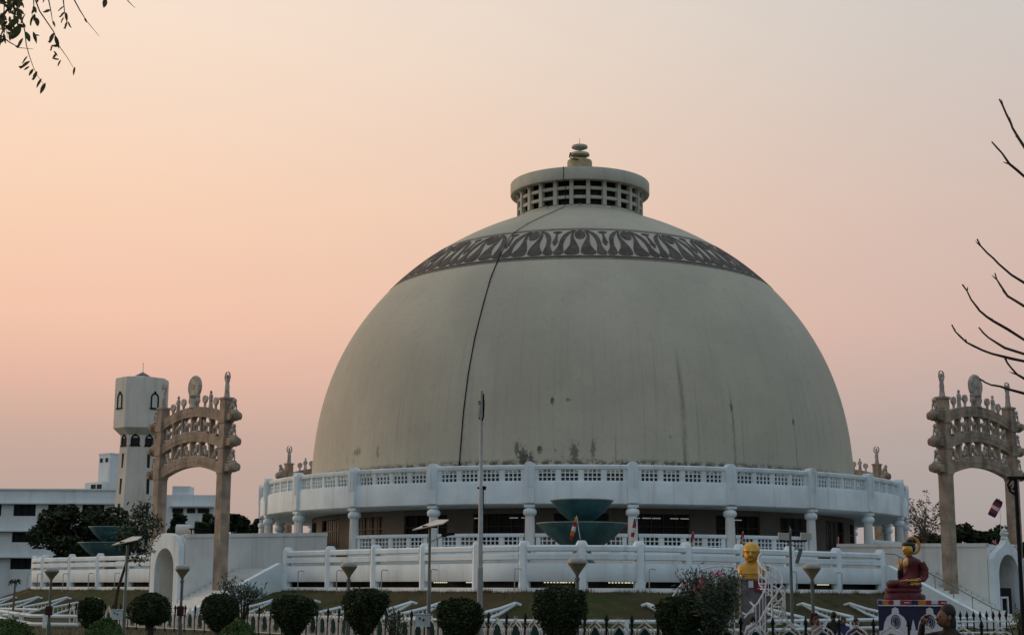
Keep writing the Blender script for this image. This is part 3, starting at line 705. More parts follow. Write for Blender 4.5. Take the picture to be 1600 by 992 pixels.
def make_tunnel(ang, ztop, zin, label, door):
    e = empty('gate_passage', CEN, label, 'passage', 'white arched passage blocks under the gates', rz=axis_frame(ang))
    Y0, Y1, Wd = -32.0, -22.6, 1.55
    for sg in (-1, 1):
        m = MB(); x = sg*Wd
        m.prism([(x, Y0, -.1), (x, Y0, ztop), (x, Y1, zin), (x, Y1, -.1)], (-sg*.42, 0, 0)); m.build('side_wall', WHITE2, e, smooth=0)
        m = MB(); m.prism([(x+sg*.06, Y0, ztop-.16), (x+sg*.06, Y0, ztop+.04), (x+sg*.06, Y1, zin+.04), (x+sg*.06, Y1, zin-.16)], (-sg*.3, 0, 0)); m.build('coping', WHITE2, e, smooth=0)
    m = MB(); m.prism([(-Wd+.42, Y0, ztop-.35), (Wd-.42, Y0, ztop-.35), (Wd-.42, Y1, zin-.35), (-Wd+.42, Y1, zin-.35)], (0, 0, .2)); m.build('roof', WHITE2, e, smooth=0)
    zz = ztop-4.55
    out = [(-1.5, -.1), (-1.5, 3.75+zz), (-1.36, 3.98+zz), (-1.05, 4.2+zz), (-.7, 4.36+zz), (-.4, 4.5+zz), (-.18, 4.72+zz), (0, 5.02+zz)]
    if not door: out = [(-1.5, -.1), (-1.5, 3.85)]+[(-1.5*cos(R_(a)), 3.85+.92*sin(R_(a))) for a in range(12, 91, 13)]
    out = out+[(-x, z) for x, z in out[-2::-1]]
    inn = [(1.02, -.1), (1.02, 2.75+zz*.5)]+[(1.02*cos(a), 2.75+zz*.5+1.15*sin(a)) for a in [PI*i/16 for i in range(1, 16)]]+[(-1.02, 2.75+zz*.5), (-1.02, -.1)]
    m = MB(); m.prism([(x, Y0-.02, z) for x, z in out+inn], (0, -.35, 0)); m.build('arch_front', WHITE, e, smooth=0)
    m = MB()
    pf = [(x*1.0, z) for x, z in inn]
    for (x0, z0), (x1, z1) in zip(inn, inn[1:]):
        m.add([(x0, Y0-.03, z0), (x1, Y0-.03, z1), (x1, Y0+2.2, z1), (x0, Y0+2.2, z0)], [(0, 1, 2, 3)])
    m.build('vault', WHITE2, e, smooth=50)
    m = MB(); m.box((0, Y0+2.3, 2.1), (2.3, .2, 4.4)); m.build('back_wall', WHITE2, e, smooth=0)
    if door:
        m = MB(); m.box((-.3, Y0-.2, .95), (1.3, .08, 2.1)); m.build('door', BLACK, e, smooth=0)
        m = MB()
        for bx, bz, sx, sz in ((-.68, .75, .1, 1.5), (-.02, .75, .1, 1.5), (-.35, 1.5, .76, .1)): m.box((bx-.1, Y0-.27, bz), (sx, .06, sz))
        m.build('door_frame', WHITE, e, smooth=0)
    if not door: return e
    m = MB(); z = 5.0+zz; m.lathe([(.2, z-.15), (.14, z), (.22, z+.06), (.24, z+.14), (.1, z+.2), (.18, z+.3), (.05, z+.42), (0, z+.5)], 12, c=(0, Y0-.2))
    m.ell((-.25, Y0-.2, z+.16), .09); m.ell((.25, Y0-.2, z+.16), .09); m.build('finial', WHITE2, e)
    return e
make_tunnel(-PI/4, 4.65, 5.0, 'white passage block with tall round arch behind the left sandstone gate', False)
make_tunnel(PI/4, 4.3, 4.45, 'white passage block with pointed gable and dark door at the right gate', True)

# ------------------------------------------------------------------ carved gates (toranas)
def arc_beam(z, rise, h, half=3.12, y=.2, n=14):
    m = MB(); P = []
    for i in range(n+1):
        f = -1+2*i/n; P.append((f*half, z+rise*(1-f*f)))
    poly = [(x, -y, zz-h/2) for x, zz in P]+[(x, -y, zz+h/2) for x, zz in P[::-1]]
    m.prism(poly, (0, 2*y, 0)); return m
def lion(s=1.):
    m = MB(); ry = Matrix.Rotation(R_(-50), 3, 'Y')
    m.ell((-.05*s, 0, .27*s), (.30*s, .15*s, .16*s), 10, 7, ry); m.ell((-.16*s, 0, .14*s), (.18*s, .17*s, .14*s))
    m.ell((.15*s, 0, .58*s), (.16*s, .14*s, .16*s)); m.ell((.28*s, 0, .55*s), (.09*s, .07*s, .07*s), 8, 5)
    for sy in (-.09, .09): m.tube([(.14*s, sy*s, .42*s), (.2*s, sy*s, .2*s), (.2*s, sy*s, 0), (.28*s, sy*s, .0)], [.07*s, .055*s, .05*s, .045*s], 6)
    m.box((0, 0, -.03*s), (.62*s, .36*s, .08*s)); return m
def horse(s=1.):
    m = MB(); m.ell((0, 0, .52*s), (.33*s, .15*s, .17*s)); m.tube([(.22*s, 0, .58*s), (.33*s, 0, .75*s), (.38*s, 0, .86*s)], [.13*s, .1*s, .08*s], 7)
    m.tube([(.33*s, 0, .88*s), (.5*s, 0, .78*s)], [.085*s, .05*s], 6)
    for lx in (-.24, .24):
        for ly in (-.09, .09): m.tube([(lx*s, ly*s, .48*s), (lx*s, ly*s, .2*s), (lx*s, ly*s, 0)], [.08*s, .05*s, .05*s], 6)
    m.tube([(-.3*s, 0, .56*s), (-.4*s, 0, .3*s)], [.05*s, .02*s], 5); m.box((0, 0, -.03*s), (.8*s, .4*s, .07*s)); return m
def figure(h=1.3, arms=True):
    m = MB(); m.loft([(0, 0, 0, .17*h, .14*h), (.06*h, 0, 0, .15*h, .13*h), (.3*h, 0, 0, .12*h, .10*h), (.5*h, 0, 0, .13*h, .10*h), (.62*h, 0, 0, .10*h, .08*h), (.76*h, 0, 0, .15*h, .09*h), (.82*h, 0, 0, .08*h, .06*h), (.85*h, 0, 0, .05*h, .05*h), (.9*h, 0, 0, .075*h, .08*h), (.97*h, 0, 0, .07*h, .075*h), (1.03*h, 0, 0, .03*h, .03*h)], 10)
    for sg in (-1, 1):
        if arms == 'up': m.tube([(sg*.13*h, 0, .74*h), (sg*.2*h, 0, .9*h), (sg*.15*h, 0, 1.08*h), (sg*.05*h, 0, 1.13*h)], [.045*h, .04*h, .035*h, .03*h], 6)
        else: m.tube([(sg*.14*h, 0, .74*h), (sg*.18*h, 0, .58*h), (sg*.12*h, -.1*h, .6*h if sg < 0 else .48*h)], [.045*h, .04*h, .03*h], 6)
    return m
G0 = empty('carved_gate', (0, 0, 0), '', 'gate', 'sandstone gates with three curved lintels')
ZB = (8.25, 9.63, 11.02)
pb = MB(); pb.frustum((0, 0, -.1), (.66, .66), (.60, .60), 1.2); pb.box((0, 0, 4.6), (.57, .57, 7.2)); pb.frustum((0, 0, 8.0), (.55, .55), (.52, .52), 4.0)
pb.box((0, 0, 12.04), (.62, .62, .12))
for z in (2.6, 4.0, 5.4, 6.8): pb.box((0, 0, z), (.585, .585, .03))
postm = pb.mesh('gate_post', STONE, 0)
cap_fig = figure(1.25, 'up'); capm2 = cap_fig.mesh('capital_figure', STONEL)
kn = MB(); kn.bar((0, 0, 0), (.5, 0, .0), .44, .42)
kn.tube([(.2, 0, .0), (.5, 0, .0), (.82, 0, 0), (.96, 0, .0), (1.03, 0, 0)], [.22, .29, .29, .24, .12], 14)
for r, l in ((.20, .34), (.10, .37)): kn.tube([(.68, -l, .0), (.68, l, .0)], r, 12)
knm = kn.mesh('volute_end', STONE, 35)
lm = lion(.86).mesh('lion_figure', STONEL); hm = horse(.78).mesh('horse_figure', STONEL); fm = figure(1.0).mesh('standing_figure', STONEL)
for sg in (-1, 1):
    p = put('gate_post', postm, G0, (sg*3.4, 0, 0))
    put('capital_figure', capm2, G0, (sg*3.4, 0, 12.1))
    for z in ZB:
        put('volute_end', knm, G0, (sg*3.62, 0, z), 0 if sg > 0 else PI)
        put('lion_figure', lm, G0, (sg*4.1, 0, z+.33), 0 if sg > 0 else PI)
        m = MB(); m.box((0, 0, 0), (.62, .64, .64)); m.build('beam_block', STONE, G0, (sg*3.4, 0, z), smooth=0)
for i, z in enumerate(ZB):
    arc_beam(z+.02, .52, .56 if i else .62).build('curved_beam', STONE, G0, smooth=30)
    m = arc_beam(z+.02, .52, .12, y=.215); m.build('beam_band', STONE, G0, smooth=30)
for i in (0, 1):
    for k in range(5):
        x = -2.0+k*1.0; zz = ZB[i]+.52*(1-(x/3.12)**2)+.2; h = 1.0
        m = MB(); m.box((0, 0, h/2), (.17, .3, h)); m.box((0, 0, h-.1), (.24, .36, .12)); m.build('small_pillar', STONE, G0, (x, 0, zz), smooth=0)
    for k in range(6):
        x = -2.5+k*1.0; zz = ZB[i]+.52*(1-(x/3.12)**2)+.33
        put('horse_figure' if i else 'lion_figure', hm if i else lm, G0, (x, -.05, zz), 0 if k % 2 else PI)
def top_z(x): return ZB[2]+.52*(1-(x/3.12)**2)+.29
dm = MB(); dm.tube([(0, -.1, 0), (0, .1, 0)], .56, 28); dm.tube([(0, -.14, 0), (0, .14, 0)], .12, 12)
dm2 = MB()
dm2.tube([(.55*cos(2*PI*k/32), 0, .55*sin(2*PI*k/32)) for k in range(33)], .115, 8, False)
for k in range(12):
    a0 = 2*PI*k/12; dm2.bar((.14*cos(a0), 0, .14*sin(a0)), (.47*cos(a0), 0, .47*sin(a0)), .24, .035, (0, 1, 0))
w = dm.build('wheel_disc', STONEL, G0, (0, 0, top_z(0)+1.17)); dm2.build('wheel_rim', STONEL, w)
m = MB(); m.loft([(0, 0, 0, .34, .3), (.1, 0, 0, .3, .26), (.55, 0, 0, .26, .24), (.62, 0, 0, .38, .3), (.72, 0, 0, .38, .3)], 12)
for sg in (-1, 1): m.ell((sg*.36, 0, .42), (.13, .16, .24)); m.ell((sg*.4, 0, .66), (.11, .12, .11)); m.tube([(sg*.4, 0, .3), (sg*.42, 0, 0)], .07, 6)
m.build('wheel_pedestal', STONEL, G0, (0, 0, top_z(0)-.02))
sd = MB(); sd.tube([(0, -.06, .5), (0, .06, .5)], .22, 16); sd.loft([(0, 0, 0, .14, .12), (.12, 0, 0, .07, .07), (.3, 0, 0, .09, .08)], 10); sdm = sd.mesh('small_disc', STONEL)
for x in (-2.3, -1.15, 1.15, 2.3): put('small_disc', sdm, G0, (x, 0, top_z(x)-.05))
for x in (-1.75, 1.75): put('standing_figure', fm, G0, (x, 0, top_z(x)-.05))
GR = 30.9
gl_ = ['brown sandstone gate at left in front of the white tower', 'brown sandstone gate at right edge, behind bare twigs', 'sandstone gate top peeking over the ring terrace left of the dome', 'sandstone gate top peeking over the ring terrace right of the dome']
for i, ang in enumerate((-PI/4, PI/4, -3*PI/4, 3*PI/4)):
    o = G0 if i == 0 else copy_tree(G0)
    o['label'] = gl_[i]; o.location = world(ang, GR); o.rotation_euler = (0, 0, A0+ang)

# ------------------------------------------------------------------ fountains
def make_fountain(loc, label):
    e = empty('bowl_fountain', loc, label, 'fountain', 'teal two-bowl fountains on the terrace')
    for nm, r, z, h in (('lower_bowl', 2.17, 4.9, 1.2), ('upper_bowl', 1.51, 6.0, 1.02)):
        m = MB(); pf = [(.28*r, z-h), (.5*r, z-h*.82), (.74*r, z-h*.5), (.9*r, z-h*.2), (.99*r, z-.03), (r, z), (.965*r, z+.01), (.93*r, z-.05), (.7*r, z-h*.45), (.3*r, z-h*.8), (0, z-h*.84)]
        m.lathe(pf, 48); b = m.build(nm, TEAL, e)
        m = MB(); m.lathe([(r*.985, z-.03), (r*1.012, z-.02), (r*1.012, z+.025), (r*.975, z+.03)], 48, closed=True); m.build('rim', mat('worn_rim_'+nm, (.2, .25, .24), .6, .3, 5), b)
    m = MB(); m.lathe([(.9, 2.8), (.75, 2.95), (.5, 3.2), (.42, 3.75), (.42, 4.3), (.35, 4.6), (.3, 5.05)], 20); m.build('stem', TEAL, e)
    return e
RF = 33.0
make_fountain(world(0, RF)+Vector((.02, 0, 0)), 'teal two-bowl fountain in the centre before the colonnade')
make_fountain(world(-PI/2, RF), 'teal two-bowl fountain at far left behind the terrace wall')

# ------------------------------------------------------------------ trees, shrubs
def leaf_cloud(m, rnd, n, pos_fn, size, up=.0):
    for i in range(n):
        p = pos_fn()
        if p is None: continue
        a, b = rnd.uniform(0, 2*PI), rnd.uniform(-1, 1)
        u = Vector((cos(a), sin(a), rnd.uniform(-.6, .6))).normalized(); v = u.cross(Vector((rnd.uniform(-1, 1), rnd.uniform(-1, 1), rnd.uniform(-.3, 1)))).normalized()
        s = size*rnd.uniform(.6, 1.4); m.quad(Vector(p), u*s, v*s*.55)
def goblet_r(t, kind):
    if kind == 'mushroom': return (max(0, 1-(2*t-1)**2))**.38*(1-.12*t) if t > .25 else (.35+.6*(t/.25)**.7)
    if kind == 'goblet': return (.30+.70*min(1, t/.55)**.8)*(1 if t < .72 else max(0, 1-((t-.72)/.28)**3.4)**.42)
    if kind == 'ball': return max(0, 1-(2*t-1)**2)**.5
    if kind == 'box': return 1. if t < .75 else max(0, 1-((t-.75)/.25)**3)**.5
def topiary(name, loc, rx, ry, z0, z1, kind, label, seed, leaf=LEAFT, cat='shrub', group='clipped shrubs in front of the fence', n=3800, ls=.04, trunk=.16, rough=.11):
    e = empty(name, loc, label, cat, group); rnd = random.Random(seed); m = MB()
    off = [rnd.uniform(0, 6.28) for _ in range(6)]; tw = rnd.uniform(.75, 1.3)
    def rad(t, a): return goblet_r(min(1, max(0, t))**tw if kind == 'goblet' else t, kind)*(1+rough*(sin(3*a+off[0]+2*t)+.7*sin(5*a+off[1]-4*t)+.6*sin(9*a+off[2]+7*t)))
    N, K = 12, 22; m.cur = 0
    for j in range(N+1):
        t = j/N
        for k in range(K):
            a = 2*PI*k/K; r = rad(t, a)*.86; m.v.append((rx*r*cos(a), ry*r*sin(a), z0+(z1-z0)*(.03+.93*t)))
    for j in range(N):
        for k in range(K): m.face([j*K+k, j*K+(k+1) % K, (j+1)*K+(k+1) % K, (j+1)*K+k])
    m.face([N*K+k for k in range(K)])
    def pos():
        t = rnd.random()**.85; a = rnd.uniform(0, 2*PI); f = 1-abs(rnd.gauss(0, .09))+.05
        if rnd.random() < .25: f *= rnd.uniform(.3, 1); t = rnd.uniform(.86, 1.02)
        if rnd.random() < .035: f *= rnd.uniform(1.03, 1.16); t += rnd.uniform(0, .06)
        r = rad(min(t, .985), a)*f; return (rx*r*cos(a), ry*r*sin(a), z0+(z1-z0)*(t+rnd.uniform(-.02, .03)))
    leaf_cloud(m, rnd, n, pos, ls)
    m.build('crown', leaf, e, smooth=0)
    if trunk:
        q = MB(); q.tube([(0, 0, -.1), (.03, 0, z0*.5), (0, .02, z0+(z1-z0)*.3)], [trunk, trunk*.8, trunk*.7], 7)
        for k in range(4): a = k*1.6+seed; q.tube([(0, 0, z0*.6), (rx*.4*cos(a), ry*.4*sin(a), z0+(z1-z0)*.25)], [trunk*.6, trunk*.35], 5)
        q.build('trunk', BARK, e)
    return e
def px_r(px, d): return px*d/2420
SH = [  # x centre, y top, y bottom of crown, width px, distance, kind, label
    (142, 935, 972, 36, 60, 'goblet', 'small dark clipped shrub at left behind the white railing end'),
    (235, 928, 966, 64, 56, 'mushroom', 'wide flat-topped clipped shrub between the left lamp post and the stairs'),
    (342, 930, 975, 50, 53, 'goblet', 'goblet-shaped clipped shrub in front of the left gate post'),
    (456, 932, 982, 62, 48, 'goblet', 'clipped shrub left of the second lamp post, before the terrace end'),
    (568, 922, 978, 66, 46, 'goblet', 'clipped shrub beside the second lamp post, on its right'),
    (719, 937, 990, 66, 42, 'goblet', 'dark clipped shrub just left of the steel flagpole'),
    (877, 919, 990, 76, 41, 'goblet', 'tallest round clipped shrub touching the middle lamp post'),
    (1059, 935, 995, 66, 40, 'goblet', 'clipped shrub left of the flowering oleander'),
]
for i, (x, yt, yb, w, d, kind, lab) in enumerate(SH):
    b = at(x, yb, d); z1 = at(x, yt, d).z; z0 = max(.3, b.z)-.12
    topiary('clipped_shrub', (b.x, d, 0), px_r(w/2, d), px_r(w/2, d)*.95, z0-.1, z1, kind, lab, 11+i, n=5000+int(w*45))
for i, (x, yt, w, d, lab) in enumerate(((165, 968, 62, 30, 'low round hedge bush at bottom left, in the foreground'), (374, 972, 62, 29, 'low round hedge bush in the foreground under the left gate'), (8, 970, 76, 27, 'low hedge bush cut by the bottom left corner'))):
    b = at(x, 985, d); topiary('hedge_bush', (b.x, d, 0), px_r(w/2, d), .5, .1, at(x, yt, d).z, 'ball' if i < 2 else 'box', lab, 40+i, LEAFF, group='low hedge bushes in the foreground', n=6000, ls=.022, trunk=0)
def spiky(name, loc, h, r, n, label, leafm, seed, z0=.3, ls=.14, stems=5, cat='shrub', group=None, flowers=0, fh=(.75, 1.05)):
    e = empty(name, loc, label, cat, group); rnd = random.Random(seed); m = MB(); q = MB(); tips = []
    for k in range(stems):
        a = 2*PI*k/stems+rnd.uniform(-.5, .5); rr = r*rnd.uniform(.35, 1); hh = h*rnd.uniform(.72, 1.02)
        pts = [(0, 0, -.05), (rr*.35*cos(a), rr*.35*sin(a), z0+(hh-z0)*.25), (rr*.8*cos(a), rr*.8*sin(a), z0+(hh-z0)*.65), (rr*cos(a), rr*sin(a), hh)]
        q.tube(pts, [.028, .022, .016, .008], 5); tips.append(Vector(pts[-1]))
        for j in range(n//stems):
            f = rnd.random()**.6; i0 = min(2, int((.25+f*.75)*3)); lo = Vector(pts[i0]).lerp(Vector(pts[i0+1]), rnd.random())
            if lo.z < z0: continue
            c = lo+Vector((rnd.gauss(0, r*.13), rnd.gauss(0, r*.13), rnd.gauss(0, h*.05)))
            u = Vector((rnd.uniform(-1, 1), rnd.uniform(-1, 1), rnd.uniform(-.2, 1.2))).normalized(); v = u.orthogonal().normalized()
            s = ls*rnd.uniform(.6, 1.3); o = len(m.v); m.v += [tuple(c), tuple(c+u*s*.5+v*s*.13), tuple(c+u*s), tuple(c+u*s*.5-v*s*.13)]; m.face([o, o+1, o+2, o+3])
    m.build('foliage', leafm, e, smooth=0); q.build('stem', BARK, e)
    for k in range(flowers):
            fm_ = MB(); t = rnd.choice(tips); c = Vector((t.x+rnd.gauss(0, r*.12), t.y+rnd.gauss(0, r*.12)-.05, h*rnd.uniform(*fh)))
            for j in range(8):
                u = Vector((rnd.uniform(-1, 1), rnd.uniform(-1, 1), rnd.uniform(-1, 1))).normalized(); v = u.orthogonal().normalized()
                cc = c+Vector((rnd.gauss(0, .05), rnd.gauss(0, .05), rnd.gauss(0, .06))); fm_.quad(cc, u*.045, v*.04)
            fm_.build('flower_cluster', PINK, e, smooth=0)
    return e
b = at(1114, 960, 40); spiky('oleander_bush', (b.x, 40, 0), at(1120, 897, 40).z, .84, 5000, 'tall loose oleander bush with pink flowers before the golden bust', LEAFG, 4, .35, .15, 30, flowers=11, fh=(.72, 1.02))
b = at(378, 950, 58); spiky('feathery_shrub', (b.x, 58, 0), at(378, 908, 58).z, .85, 620, 'airy long-leaved shrub on the stair flank right of the left gate', LEAFG, 6, 1.1, .2, 18)
b = at(617, 970, 44); spiky('potted_plant', (b.x, 44, 0), at(617, 955, 44).z, .38, 420, 'small leafy plant between shrub and solar lamp box', LEAFG, 7, .25, .13, 10)
b = at(1603, 960, 34); spiky('feathery_shrub', (b.x, 34, 0), at(1590, 946, 34).z, .42, 700, 'dark leafy shrub at the right edge before the arched door', LEAFB, 8, .3, .12, 16)
b = at(22, 925, 92); e = empty('palm_plant', (b.x, 92, 0), 'tiny palm with thin stem at far left by the terrace wall end', 'palm')
m = MB(); m.tube([(0, 0, -.1), (.03, 0, at(22, 909, 92).z)], [.07, .05], 6); m.build('stem', BARKL, e)
m = MB(); zt = at(22, 909, 92).z
for k in range(14):
    a = k*.9; m.tube([(0, 0, zt-.05), (.2*cos(a), .2*sin(a), zt+.17-.014*k), (.42*cos(a), .42*sin(a), zt+.05-.025*k)], [.02, .05, .01], 4)
m.build('frond', LEAFD, e)

def tree(name, loc, crown, label, seed, leafm=LEAFD, n=4000, ls=.3, trunk_r=.2, trunk_h=None, clumps=26, group='trees behind the monument', bark=BARK, dens=.34, lean=0.):
    """crown = (cx, cy, cz, rx, ry, rz) relative to loc"""
    e = empty(name, loc, label, 'tree', group); rnd = random.Random(seed); cx, cy, cz, rx, ry, rz = crown; m = MB(); q = MB(); C = []
    for k in range(clumps):
        while True:
            p = Vector((rnd.uniform(-1, 1), rnd.uniform(-1, 1), rnd.uniform(-1, 1)))
            if .45 < p.length < 1: break
        C.append((Vector((cx+p.x*rx, cy+p.y*ry, cz+p.z*rz)), rnd.uniform(.6, 1.2)))
    sc = dens
    def pos():
        c, s = rnd.choice(C); p = Vector((rnd.gauss(0, 1), rnd.gauss(0, 1), rnd.gauss(0, .8))); p = p.normalized()*rnd.uniform(.5, 1)**.5
        return c+Vector((p.x*rx, p.y*ry, p.z*rz))*sc*s
    leaf_cloud(m, rnd, n, pos, ls); m.build('crown', leafm, e, smooth=0)
    th = trunk_h or cz-rz*.3
    q.tube([(0, 0, -.2), (lean*.3, 0, th*.35), (cx*.7+lean*.6, cy*.6, th*.7), (cx, cy, th)], [trunk_r*1.2, trunk_r, trunk_r*.8, trunk_r*.6], 8)
    for c, s in C[::2]:
        st = Vector((cx, cy, th*rnd.uniform(.75, 1))); mid = st.lerp(c, .5)+Vector((0, 0, rz*.1)); q.tube([st, mid, c], [trunk_r*.45, trunk_r*.25, trunk_r*.08], 5)
    q.build('trunk', bark, e); return e
def ptree(name, x0, x1, y0, y1, d, label, seed, **k):
    cxp = (x0+x1)/2; top = at(cxp, y0, d); bot = at(cxp, y1, d); rx = px_r((x1-x0)/2, d)*.8; rz = (top.z-bot.z)/2*.85
    return tree(name, (top.x, d, 0), (0, 0, (top.z+bot.z)/2, rx, rx, rz), label, seed, **k)
ptree('broad_tree', 47, 222, 774, 905, 150, 'huge dark dense tree in front of the white building at left', 21, n=17000, ls=.22, clumps=64, trunk_r=.35, dens=.27)
ptree('broad_tree', 262, 300, 803, 845, 140, 'dark bushy tree seen between the left gate posts', 22, n=1500, ls=.3, clumps=16)
ptree('broad_tree', 306, 345, 798, 850, 150, 'dark tree just left of the right post of the left gate', 23, n=1800, ls=.32, clumps=16)
ptree('broad_tree', 352, 392, 803, 850, 145, 'dark tree right of the left gate', 24, n=1600, ls=.3, clumps=16)
ptree('broad_tree', 384, 426, 808, 852, 150, 'dark tree tucked against the left end of the ring terrace', 25, n=1600, ls=.3, clumps=14)
ptree('sparse_tree', 1404, 1480, 762, 860, 135, 'thin nearly bare tree right of the ring terrace', 26, leafm=LEAFS, n=1500, ls=.09, clumps=70, bark=BARKL, dens=.2, trunk_r=.12)
for i, (x0, x1, y0, l) in enumerate(((1405, 1478, 826, 'dark hedge tree right beside the ring terrace'), (1460, 1545, 818, 'dark tree between the right gate posts, left half'), (1520, 1600, 816, 'dark tree behind the pointed gable'), (1585, 1680, 820, 'dark tree behind the right gate at the picture edge'))):
    ptree('broad_tree', x0, x1, y0, 900, 150, l, 30+i, n=6000, ls=.26, clumps=40, dens=.28)
for i, (x0, x1, y0) in enumerate(((-330, -230, 800), (1690, 1790, 800), (-200, -90, 800))):
    ptree('broad_tree', x0, x1, y0, 905, 190, ('dark tree well outside the left picture edge', 'dark tree outside the right picture edge', 'dark tree outside the left picture edge')[i], 50+i, n=1800, ls=.4, clumps=20)
LEAFY = leafmat('young_tree_leaves', (.016, .026, .012), (.045, .06, .024), 3)
# young street tree near the left solar lamp
d = 57; b = at(181, 980, d); tp = at(226, 778, d)
e = empty('young_tree', (b.x, d, 0), 'slender young tree with leaning trunk beside the left solar lamp', 'tree'); rnd = random.Random(9)
P = [Vector((0, 0, -.1)), at(181, 940, d)-Vector((b.x, d, 0)), at(185, 918, d)-Vector((b.x, d, 0)), at(197, 880, d)-Vector((b.x, d, 0)), at(208, 845, d)-Vector((b.x, d, 0)), at(219, 810, d)-Vector((b.x, d, 0)), at(226, 785, d)-Vector((b.x, d, 0))]
q = MB(); q.tube(P, [.07, .06, .055, .05, .04, .025, .01], 6); m = MB()
cl = [(226, 790, .28), (222, 802, .38), (216, 815, .42), (225, 825, .45), (212, 832, .5), (200, 836, .45), (190, 832, .3), (236, 818, .28), (243, 812, .26), (247, 822, .25), (218, 846, .45), (206, 850, .4), (196, 848, .35), (222, 862, .3), (218, 874, .22), (232, 835, .25), (214, 800, .22)]
for x, y, r in cl:
    c = at(x, y, d)-Vector((b.x, d, 0)); c.y += rnd.uniform(-.5, .5)
    k = min(range(len(P)), key=lambda i: (P[i]-c).length+(2 if P[i].z > c.z else 0)); q.tube([P[k], P[k].lerp(c, .6)+Vector((0, 0, .05)), c], [.02, .013, .006], 4)
    for j in range(int(230*r)):
        p = c+Vector((rnd.gauss(0, r*.55), rnd.gauss(0, r*.55), rnd.gauss(0, r*.45)))
        u = Vector((rnd.uniform(-1, 1), rnd.uniform(-1, 1), rnd.uniform(-1, .3))).normalized(); v = u.orthogonal().normalized(); s = rnd.uniform(.12, .24)
        o = len(m.v); m.v += [tuple(p), tuple(p+u*s*.5+v*s*.16), tuple(p+u*s), tuple(p+u*s*.5-v*s*.16)]; m.face([o, o+1, o+2, o+3])
m.build('crown', LEAFY, e, smooth=0); q.build('trunk', BARK, e)

# ------------------------------------------------------------------ buildings at left
d = 200
def hpx(x, y, dd=d): return at(x, y, dd).z
e = empty('white_building', (at(0, 900, d).x, d, 0), 'long white three-storey building with dark window bands at far left', 'building'); ox = at(0, 900, d).x
X0, X1, X2 = at(-150, 900, d).x-ox, at(236, 900, d).x-ox, at(331, 900, d).x-ox
zt, zt2 = hpx(120, 766), hpx(300, 773)
storeys = [(788, 806), (831, 847), (872, 889)]
zw = [(hpx(60, b_), hpx(60, a_)) for a_, b_ in storeys]
m = MB(); bands = [(0, zw[2][0]), (zw[2][1], zw[1][0]), (zw[1][1], zw[0][0]), (zw[0][1], zt)]
for z0, z1 in bands: m.box(((X0+X1)/2, 0, (z0+z1)/2), (X1-X0, .4, z1-z0))
m.box(((X0+X1)/2, 9, zt/2), (X1-X0, 16, zt-.3)); m.build('wall', WHITE3, e, smooth=0)
pitch = 54/2420*d*1.0; ww = 35/2420*d
wm2 = None
for z0, z1 in zw:
    x = at(-150, 900, d).x-ox+.3
    k = 0
    while x+pitch < X1:
        p = MB(); p.box((0, -.02, 0), (pitch-ww, .4, z1-z0)); p.build('wall_pier', WHITE3, e, (x+ww+(pitch-ww)/2, 0, (z0+z1)/2), smooth=0)
        if wm2 is None:
            p = MB(); p.box((0, 0, 0), (ww, .1, z1-z0)); wm2 = p.mesh('window', GLASSD, 0)
            p = MB()
            for i in range(4): p.box((-ww/2+ww*i/3, -.1, 0), (.1, .1, z1-z0))
            wf2 = p.mesh('window_frame', BLACK, 0)
        w = put('window', wm2, e, (x+ww/2, .15, (z0+z1)/2)); put('window_frame', wf2, w); x += pitch
    m = MB(); m.box(((X0+X1)/2, -.5, z1+.12), (X1-X0, 1.1, .16)); m.build('sun_shade', WHITE3, e, smooth=0)
m = MB(); m.box(((X0+X1)/2, 0, zt+.1), (X1-X0+.3, .8, .2)); m.build('parapet_cap', WHITE3, e, smooth=0)
m = MB(); m.box(((X1+X2)/2, 2, zt2/2), (X2-X1, 4, zt2)); m.build('wing', WHITE3, e, smooth=0)
m = MB(); a_, b_ = at(262, 900, d).x-ox, at(289, 900, d).x-ox; m.box(((a_+b_)/2, 2, (zt2+hpx(275, 760))/2), (b_-a_, 3, hpx(275, 760)-zt2+.2)); m.build('roof_room', WHITE3, e, smooth=0)
for x0, x1 in ((265, 282), (288, 301), (305, 323)):
    a_, b_ = at(x0, 900, d).x-ox, at(x1, 900, d).x-ox; z0, z1 = hpx(290, 801), hpx(290, 794)
    m = MB(); m.box(((a_+b_)/2, -.05, (z0+z1)/2), (b_-a_, .14, z1-z0)); m.build('window', GLASSD, e, smooth=0)
m = MB(); m.box(((at(262, 900, d).x+X2+ox)/2-ox, -.4, hpx(300, 791)), (X2-at(262, 900, d).x+ox, .9, .2)); m.build('sun_shade', WHITE3, e, smooth=0)
d2 = 222; p0 = at(171, 740, d2)
e = empty('stair_tower_block', (p0.x, d2, 0), 'tall plain white block with small dark vents rising behind the long building', 'building', rz=R_(-38))
zt = at(171, 709, d2).z
m = MB(); m.box((-1.3, 2.2, zt/2), (2.6, 4.4, zt)); m.build('wall', WHITE3, e, smooth=0)
m = MB(); m.box((-1.3, 2.2, zt+.08), (2.75, 4.55, .18)); m.build('parapet_cap', WHITE3, e, smooth=0)
for dx in (-2.0, -.75): m = MB(); m.box((dx, -.03, at(160, 718, d2).z), (.5, .12, .6)); m.build('vent', DARK, e, smooth=0)
m = MB(); zz = at(150, 753, d2).z; m.box((-2.1, .6, zz/2), (4.1, 3.4, zz)); m.build('low_block', WHITE3, e, smooth=0)
for dx in (-2.1, -.7): m = MB(); m.box((dx, -1.13, at(150, 762, d2).z), (1.0, .14, 1.0)); m.build('opening', DARK, e, smooth=0)

